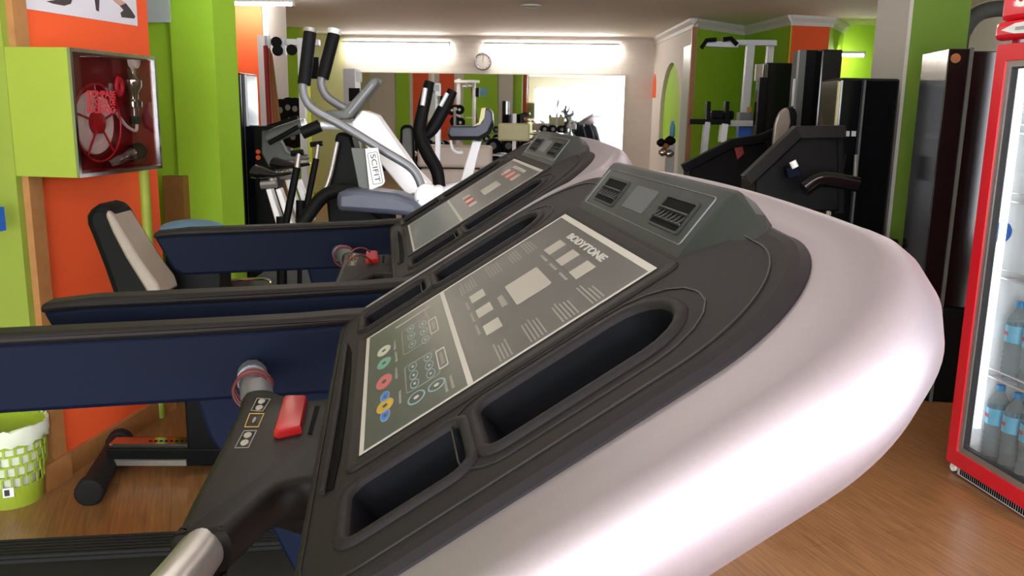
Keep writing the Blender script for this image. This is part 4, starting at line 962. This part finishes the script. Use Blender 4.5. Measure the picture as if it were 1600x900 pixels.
# machine A
t = tower('leg_extension', 'smaller black weight tower left of the tallest one, with a slanted black frame', (1180, 103, 1250, 300), 7.0, .3)
pbox(1190, 104, 1242, 330, 7.0, .3, z0=0).build('housing', 'black_gloss', t, bevel=.01)
pbox(1181, 101, 1191, 126, 6.98, .04).build('post_top', 'grey_leather', t); pbox(1180, 126, 1191, 330, 6.98, .04, z0=0).build('guide_post', 'black', t)
pbox(1208, 106, 1221, 250, 6.985, .02).build('glass_strip', 'dark_pad', t)
for x, y, w_, h_, m_ in ((1196, 139, 5, 12, 'pale_paint'), (1202, 139, 5, 12, 'pale_paint'), (1199, 130, 14, 1.5, 'pale_paint'), (1194, 150, 12, 1.5, 'ink_red'), (1193, 157, 4, 5, 'pale_paint'), (1199, 157, 4, 5, 'pale_paint'), (1185, 134, 5, 12, 'key_teal')):
    pbox(x-w_/2, y-h_/2, x+w_/2, y+h_/2, 6.975, .012).build('sticker', m_, t)
beam('frame_beam', [(1072, 262), (1146, 224), (1190, 217), (1226, 202)], 6.2, .06, 'black', t)
arm('side_cover', [(1078, 264), (1148, 228), (1200, 222), (1210, 330), (1078, 330)], 'black', 6.25, .25, t, .01)
arm('red_panel', [(1147, 228), (1160, 226), (1163, 240), (1152, 250)], 'cabinet_red', 6.23, .02, t, .003)
MB().obox(V(*at(1140, 330, 6.4)[:2], .04), HR, HF, ZUP, .9, .4, .08).build('floor_base', 'black', t)
# pull-up and dip station
D6 = 8.0; base = V(*at(1160, 300, D6)[:2], 0)
t = thing('dip_station', 'pale grey pull-up and dip station in front of the green alcove wall', 'gym machine', base)
beam('top_beam', [(1105, 68), (1152, 70)], D6-.2, .05, 'pale_paint', t); beam('top_beam', [(1148, 66), (1212, 67)], D6, .05, 'pale_paint', t)
beam('rear_post', [(1206, 68), (1202, 110), (1186, 300)], D6+.1, .055, 'pale_paint', t)
beam('front_post', [(1174, 72), (1166, 168), (1158, 300)], D6, .07, 'pale_paint', t)
for pts in ([(1096, 75), (1104, 63), (1119, 62)], [(1129, 62), (1142, 60), (1152, 70)]): MB().tube([at(x, y, D6-.25) for x, y in pts], .02, 8, smooth=False).build('pull_grip', 'black', t, smooth=True)
beam('arm_bar', [(1080, 190), (1140, 191)], D6-.4, .045, 'black', t); beam('arm_bar', [(1140, 193), (1175, 193)], D6-.3, .05, 'pale_paint', t)
for x0, x1 in ((1108, 1107), (1137, 1136)): beam('hand_grip', [(x0, 160), (x1, 190)], D6-.4, .035, 'black', t)
beam('lower_post', [(1106, 192), (1101, 240)], D6-.4, .05, 'pale_paint', t); beam('lower_post', [(1133, 196), (1130, 220)], D6-.4, .06, 'white_paint', t)
pbox(1112, 173, 1148, 187, D6-.3, .12).build('arm_pad', 'black', t, bevel=.02); pbox(1156, 176, 1175, 193, D6-.2, .12).build('bracket', 'tube_grey', t); pbox(1154, 196, 1176, 217, D6-.2, .1).build('back_pad', 'ink_blue', t)
pbox(1168, 167, 1175, 175, D6-.21, .02).build('sticker', 'key_yellow', t)
MB().obox(base+V(0, 0, .04), HR, HF, ZUP, .6, .9, .08).build('floor_base', 'pale_paint', t)
# things by the niche
DN = 10.6; base = V(*at(1042, 300, DN)[:2], 0)
t = thing('niche_shelf', 'small chrome stand with dark clutter in front of the arched niche', 'stand', base)
for i, (x, y, r_, m_) in enumerate(((1033, 223, .05, 'black'), (1040, 228, .04, 'stick_brown'), (1047, 220, .06, 'black'), (1036, 238, .05, 'chrome'), (1046, 240, .05, 'chrome'))):
    q = at(x, y, DN); MB().lathe([(r_*.5, -r_), (r_, -r_*.3), (r_, r_*.3), (r_*.5, r_)], q, unit(HR+HF*.3), 12).build('clutter', m_, t, smooth=True)
pbox(1041, 226, 1053, 300, DN+.05, .1, z0=0).build('post', 'pale_paint', t)
bq = at(1050, 214, DN); bt = thing('water_bottle', 'small clear water bottle on the stand by the arched niche', 'bottle', bq)
MB().lathe([(.03, 0), (.033, .02), (.033, .12), (.015, .17), (.015, .19)], bq, ZUP, 12).build('body', 'label_blue', bt, smooth=True); MB().lathe([(.017, .19), (.017, .21)], bq, ZUP, 10).build('cap', 'ink_white', bt)
# black stool-like machine end by the right column
t = thing('machine_pedestal', 'dark padded machine end beside the green right column', 'gym machine', V(*at(1398, 440, 4.82)[:2], 0))
pbox(1386, 393, 1413, 470, 4.82, .1, z0=0).build('pad', 'black', t, bevel=.02); MB().tube([at(1376, 378, 4.82), at(1400, 382, 4.82)], .03, 10, smooth=False).build('roller', 'black', t, smooth=True); pbox(1385, 380, 1390, 400, 4.84, .05).build('bracket', 'black', t)
# tall black tower between column and cooler
YT = 4.46
t = thing('multi_gym_tower', 'tall glossy black machine tower between the green column and the red cooler', 'gym machine', V(1.55, YT+.2, 0))
MB().box(V(1.385, YT, .48), V(1.478, YT+.4, 1.71)).build('side_panel', 'black_gloss', t, bevel=.004)
MB().box(V(1.49, YT+.01, .48), V(1.95, YT+.4, 1.70)).build('front_panel', 'black_gloss', t, bevel=.004)
MB().box(V(1.476, YT-.01, .48), V(1.492, YT+.02, 1.715)).build('edge_strip', 'dark_pad', t)
MB().box(V(1.365, YT-.02, .0), V(1.95, YT+.44, .48)).build('plinth', 'black', t, bevel=.01)
MB().box(V(1.47, YT-.03, .0), V(1.485, YT-.01, .48)).build('edge_strip', 'dark_pad', t)
q = ony(1493, 91, YT); MB().lathe([(.022, 0), (.022, .004)], V(q[0], YT, q[2]), V(0, -1, 0), 16).build('orange_badge', 'stick_brown', t)
# curved tube machine behind
DU = 5.6; A_ = [(1497, 130), (1499, 80), (1508, 45), (1528, 22), (1556, 14), (1590, 14)]
t = thing('curved_frame_machine', 'machine frame with a thick dark grey curved tube above the black tower', 'gym machine', V(*at(1500, 140, DU)[:2], 0))
q0 = at(1497, 130, DU); MB().tube([V(q0[0], q0[1], 0), V(q0[0], q0[1], 1.2)]+[at(x, y, DU) for x, y in A_[1:]], .05, 12).build('curved_tube', 'dark_pad', t, smooth=True)
MB().obox(V(q0[0], q0[1], .03), HR, HF, ZUP, .3, .5, .06).build('floor_base', 'black', t)

# ------------------------------------------------------------------ red drinks cooler
FD = unit(V(.28, -.96, 0)); FE = unit(V(.96, .28, 0)); FC = V(1.262, 3.535, 0)          # left front corner; width runs towards the camera
G = lambda a, b, z: FC+FD*a+FE*b+ZUP*z                                                 # a: across the front, b: depth, z: height
def gbox(a0, a1, b0, b1, z0, z1): return MB().obox(G((a0+a1)/2, (b0+b1)/2, (z0+z1)/2), FD, FE, ZUP, a1-a0, b1-b0, z1-z0)
FWD = .64
t = thing('drinks_cooler', 'red glass-door drinks cooler with white interior at the photo right edge', 'cooler', G(FWD/2, .3, 0))
for nm, r_, m_ in (('side_panel', (0.01, .03, .05, .62, .05, 2.0), 'fridge_red'), ('side_panel', (FWD-.03, FWD-.01, .05, .62, .05, 2.0), 'fridge_red'), ('back_panel', (.03, FWD-.03, .60, .62, .05, 2.0), 'fridge_red'), ('top_panel', (.03, FWD-.03, .05, .6, 1.7, 2.0), 'fridge_red'), ('bottom_panel', (.03, FWD-.03, .05, .6, .05, .07), 'fridge_red')):
    gbox(*r_).build(nm, m_, t)
for nm, r_ in (('liner_side', (.03, .04, .06, .6, .07, 1.7)), ('liner_side', (FWD-.04, FWD-.03, .06, .6, .07, 1.7)), ('liner_back', (.04, FWD-.04, .5, .51, .07, 1.7)), ('liner_floor', (.04, FWD-.04, .06, .5, .07, .078)), ('liner_top', (.04, FWD-.04, .06, .5, 1.69, 1.7))):
    gbox(*r_).build(nm, 'fridge_white', t)
gbox(.05, .065, .065, .085, .2, 1.65).build('interior_lamp', 'fridge_lamp', t)
ff = lambda a, z, h: G(a, -h, z)
o1 = rrect(0, FWD, .045, 1.66, .01, 3); i1 = [(.055, .105), (FWD-.055, .105), (FWD-.055, 1.6), (.055, 1.6)]
dr = MB().prism(o1, ff, -.045, .0, [i1]).build('door_frame', 'fridge_red', t, bevel=.012, seg=3)
i2 = inset(i1, .022); MB().prism(i1, ff, -.04, -.006, [i2]).build('door_gasket', 'steel', dr)
MB().prism(inset(i1, .018), ff, -.028, -.022).build('glass_pane', 'clear_glass', dr)
i3 = inset(i1, .028); MB().prism(i2, ff, -.035, -.012, [i3]).build('inner_seal', 'ink_dark', dr)
gbox(-.005, FWD, .0, .06, 1.74, 2.04).build('header', 'fridge_red', t, bevel=.02, seg=3)
gbox(-.012, FWD, -.012, .06, 1.672, 1.74).build('header_lip', 'fridge_red', t, bevel=.02, seg=3)
lens = [(.03, 1.708), (.1, 1.727), (.3, 1.734), (.55, 1.73), (.55, 1.686), (.3, 1.682), (.1, 1.692)]
lp = MB().prism(lens, ff, .011, .014).build('control_badge', 'fridge_white', t)
MB().prism([(.105, 1.702), (.15, 1.702), (.15, 1.714), (.105, 1.714)], ff, .014, .015).build('badge_print', 'print_grey', lp)
hd = G(.085, -.001, 1.772); text('lettering', 'Sp', 'ink_white', t, G(.075, -.0012, 1.762), FD, ZUP, .12, .095, .002, bold=.04)
text('lettering', 'P', 'ink_white', t, G(.085, -.0012, 1.875), FD, ZUP, .06, .09, .002)
gr = gbox(.05, FWD-.03, .02, .05, .006, .05).build('kick_grille', 'bright_steel', t)
for i in range(44): gbox(.07+i*.0118, .0755+i*.0118, .0175, .02, .012, .042).build('grille_slot', 'vent_dark', gr)
for a in (.03, FWD-.05):
    for b in (.06, .55): MB().lathe([(.025, 0), (.025, .03), (.012, .035), (.012, .055)], G(a, b, 0), ZUP, 14).build('castor', 'black', t, smooth=True)
MB().lathe([(.016, 0), (.016, .012)], G(.02, .03, .022), -FE, 12).build('foot_cap', 'ink_white', t)
gbox(.012, .012+.04, -.0, .002, .075, .077)
# wire shelves
def shelf(z, a0=.045):
    sh = gbox(a0, FWD-.045, .09, .095, z, z+.006).build('shelf_front', 'bright_steel', t)
    for b in (.2, .33, .46): gbox(a0, FWD-.045, b, b+.006, z-.002, z+.004).build('shelf_bar', 'bright_steel', sh)
    for i in range(18):
        a = a0+.015+i*.03; gbox(a, a+.004, .09, .49, z, z+.004).build('shelf_wire', 'bright_steel', sh)
    MB().tube([G(a0, .09, z), G(a0, .09, z+.035), G(FWD-.045, .09, z+.035), G(FWD-.045, .09, z)], .003, 6, smooth=False).build('shelf_rail', 'bright_steel', sh)
for z in (.412, .80, 1.09, 1.34): shelf(z)
q = G(.042, .085, .975); MB().lathe([(.04, 0), (.04, .002)], q, FD, 24).build('blue_sticker', 'ink_blue', t)
def bottle(a, b, z, label):
    c = G(a, b, z); t_ = thing('water_bottle', label, 'bottle', c, 'water bottles in the cooler')
    pr_ = [(.001, .002), (.036, .0), (.041, .012)]
    for k in range(5): pr_ += [(.041, .02+.022*k), (.0385, .031+.022*k)]
    pr_ += [(.041, .135), (.041, .215), (.036, .24), (.018, .272), (.0145, .28), (.0145, .292)]
    MB().lathe(pr_, c, ZUP, 20).build('bottle_body', 'bottle_pet', t_, smooth=True)
    lb = MB().lathe([(.0418, .15), (.0418, .215), (.0408, .215), (.0408, .15)], c, ZUP, 24).build('paper_label', 'label_blue', t_, smooth=True)
    MB().lathe([(.0163, .284), (.0163, .303), (.014, .305)], c, ZUP, 16).build('bottle_cap', 'cap_blue', t_, smooth=True)
    d_ = -FE*.93-FD*.37; e_ = V(-d_[1], d_[0], 0)
    if np.dot(e_, FD) < 0: e_ = -e_
    for k in range(5):
        aa = (k-2)*.2; dn = d_*cos(aa)+e_*sin(aa); MB().obox(c+dn*.0423+V(0, 0, .183), np.cross(ZUP, dn), dn, ZUP, .006, .001, .014).build('label_mark', 'ink_red', lb)
    return t_
b0 = bottle(.085, .135, .0785, 'clear water bottle with blue cap at the left of the cooler bottom row')
off = lambda a, b, z: FD*(a-.085)+FE*(b-.135)+ZUP*(z-.0785)
dup(b0, off(.18, .135, .0785), 'second clear water bottle from the left in the cooler bottom row')
dup(b0, off(.275, .135, .0785), 'third clear water bottle from the left in the cooler bottom row')
dup(b0, off(.125, .14, .4185), 'clear water bottle at the left on the lower cooler shelf')
dup(b0, off(.22, .14, .4185), 'second clear water bottle on the lower cooler shelf')
dup(b0, off(.135, .24, .0785), 'clear water bottle in the second line of the cooler bottom row')
q = tag(gbox(.1, .2, .2, .3, 1.346, 1.42).build('snack_box', 'ink_dark', bevel=.004), 'small dark box on an upper shelf of the cooler', 'box')
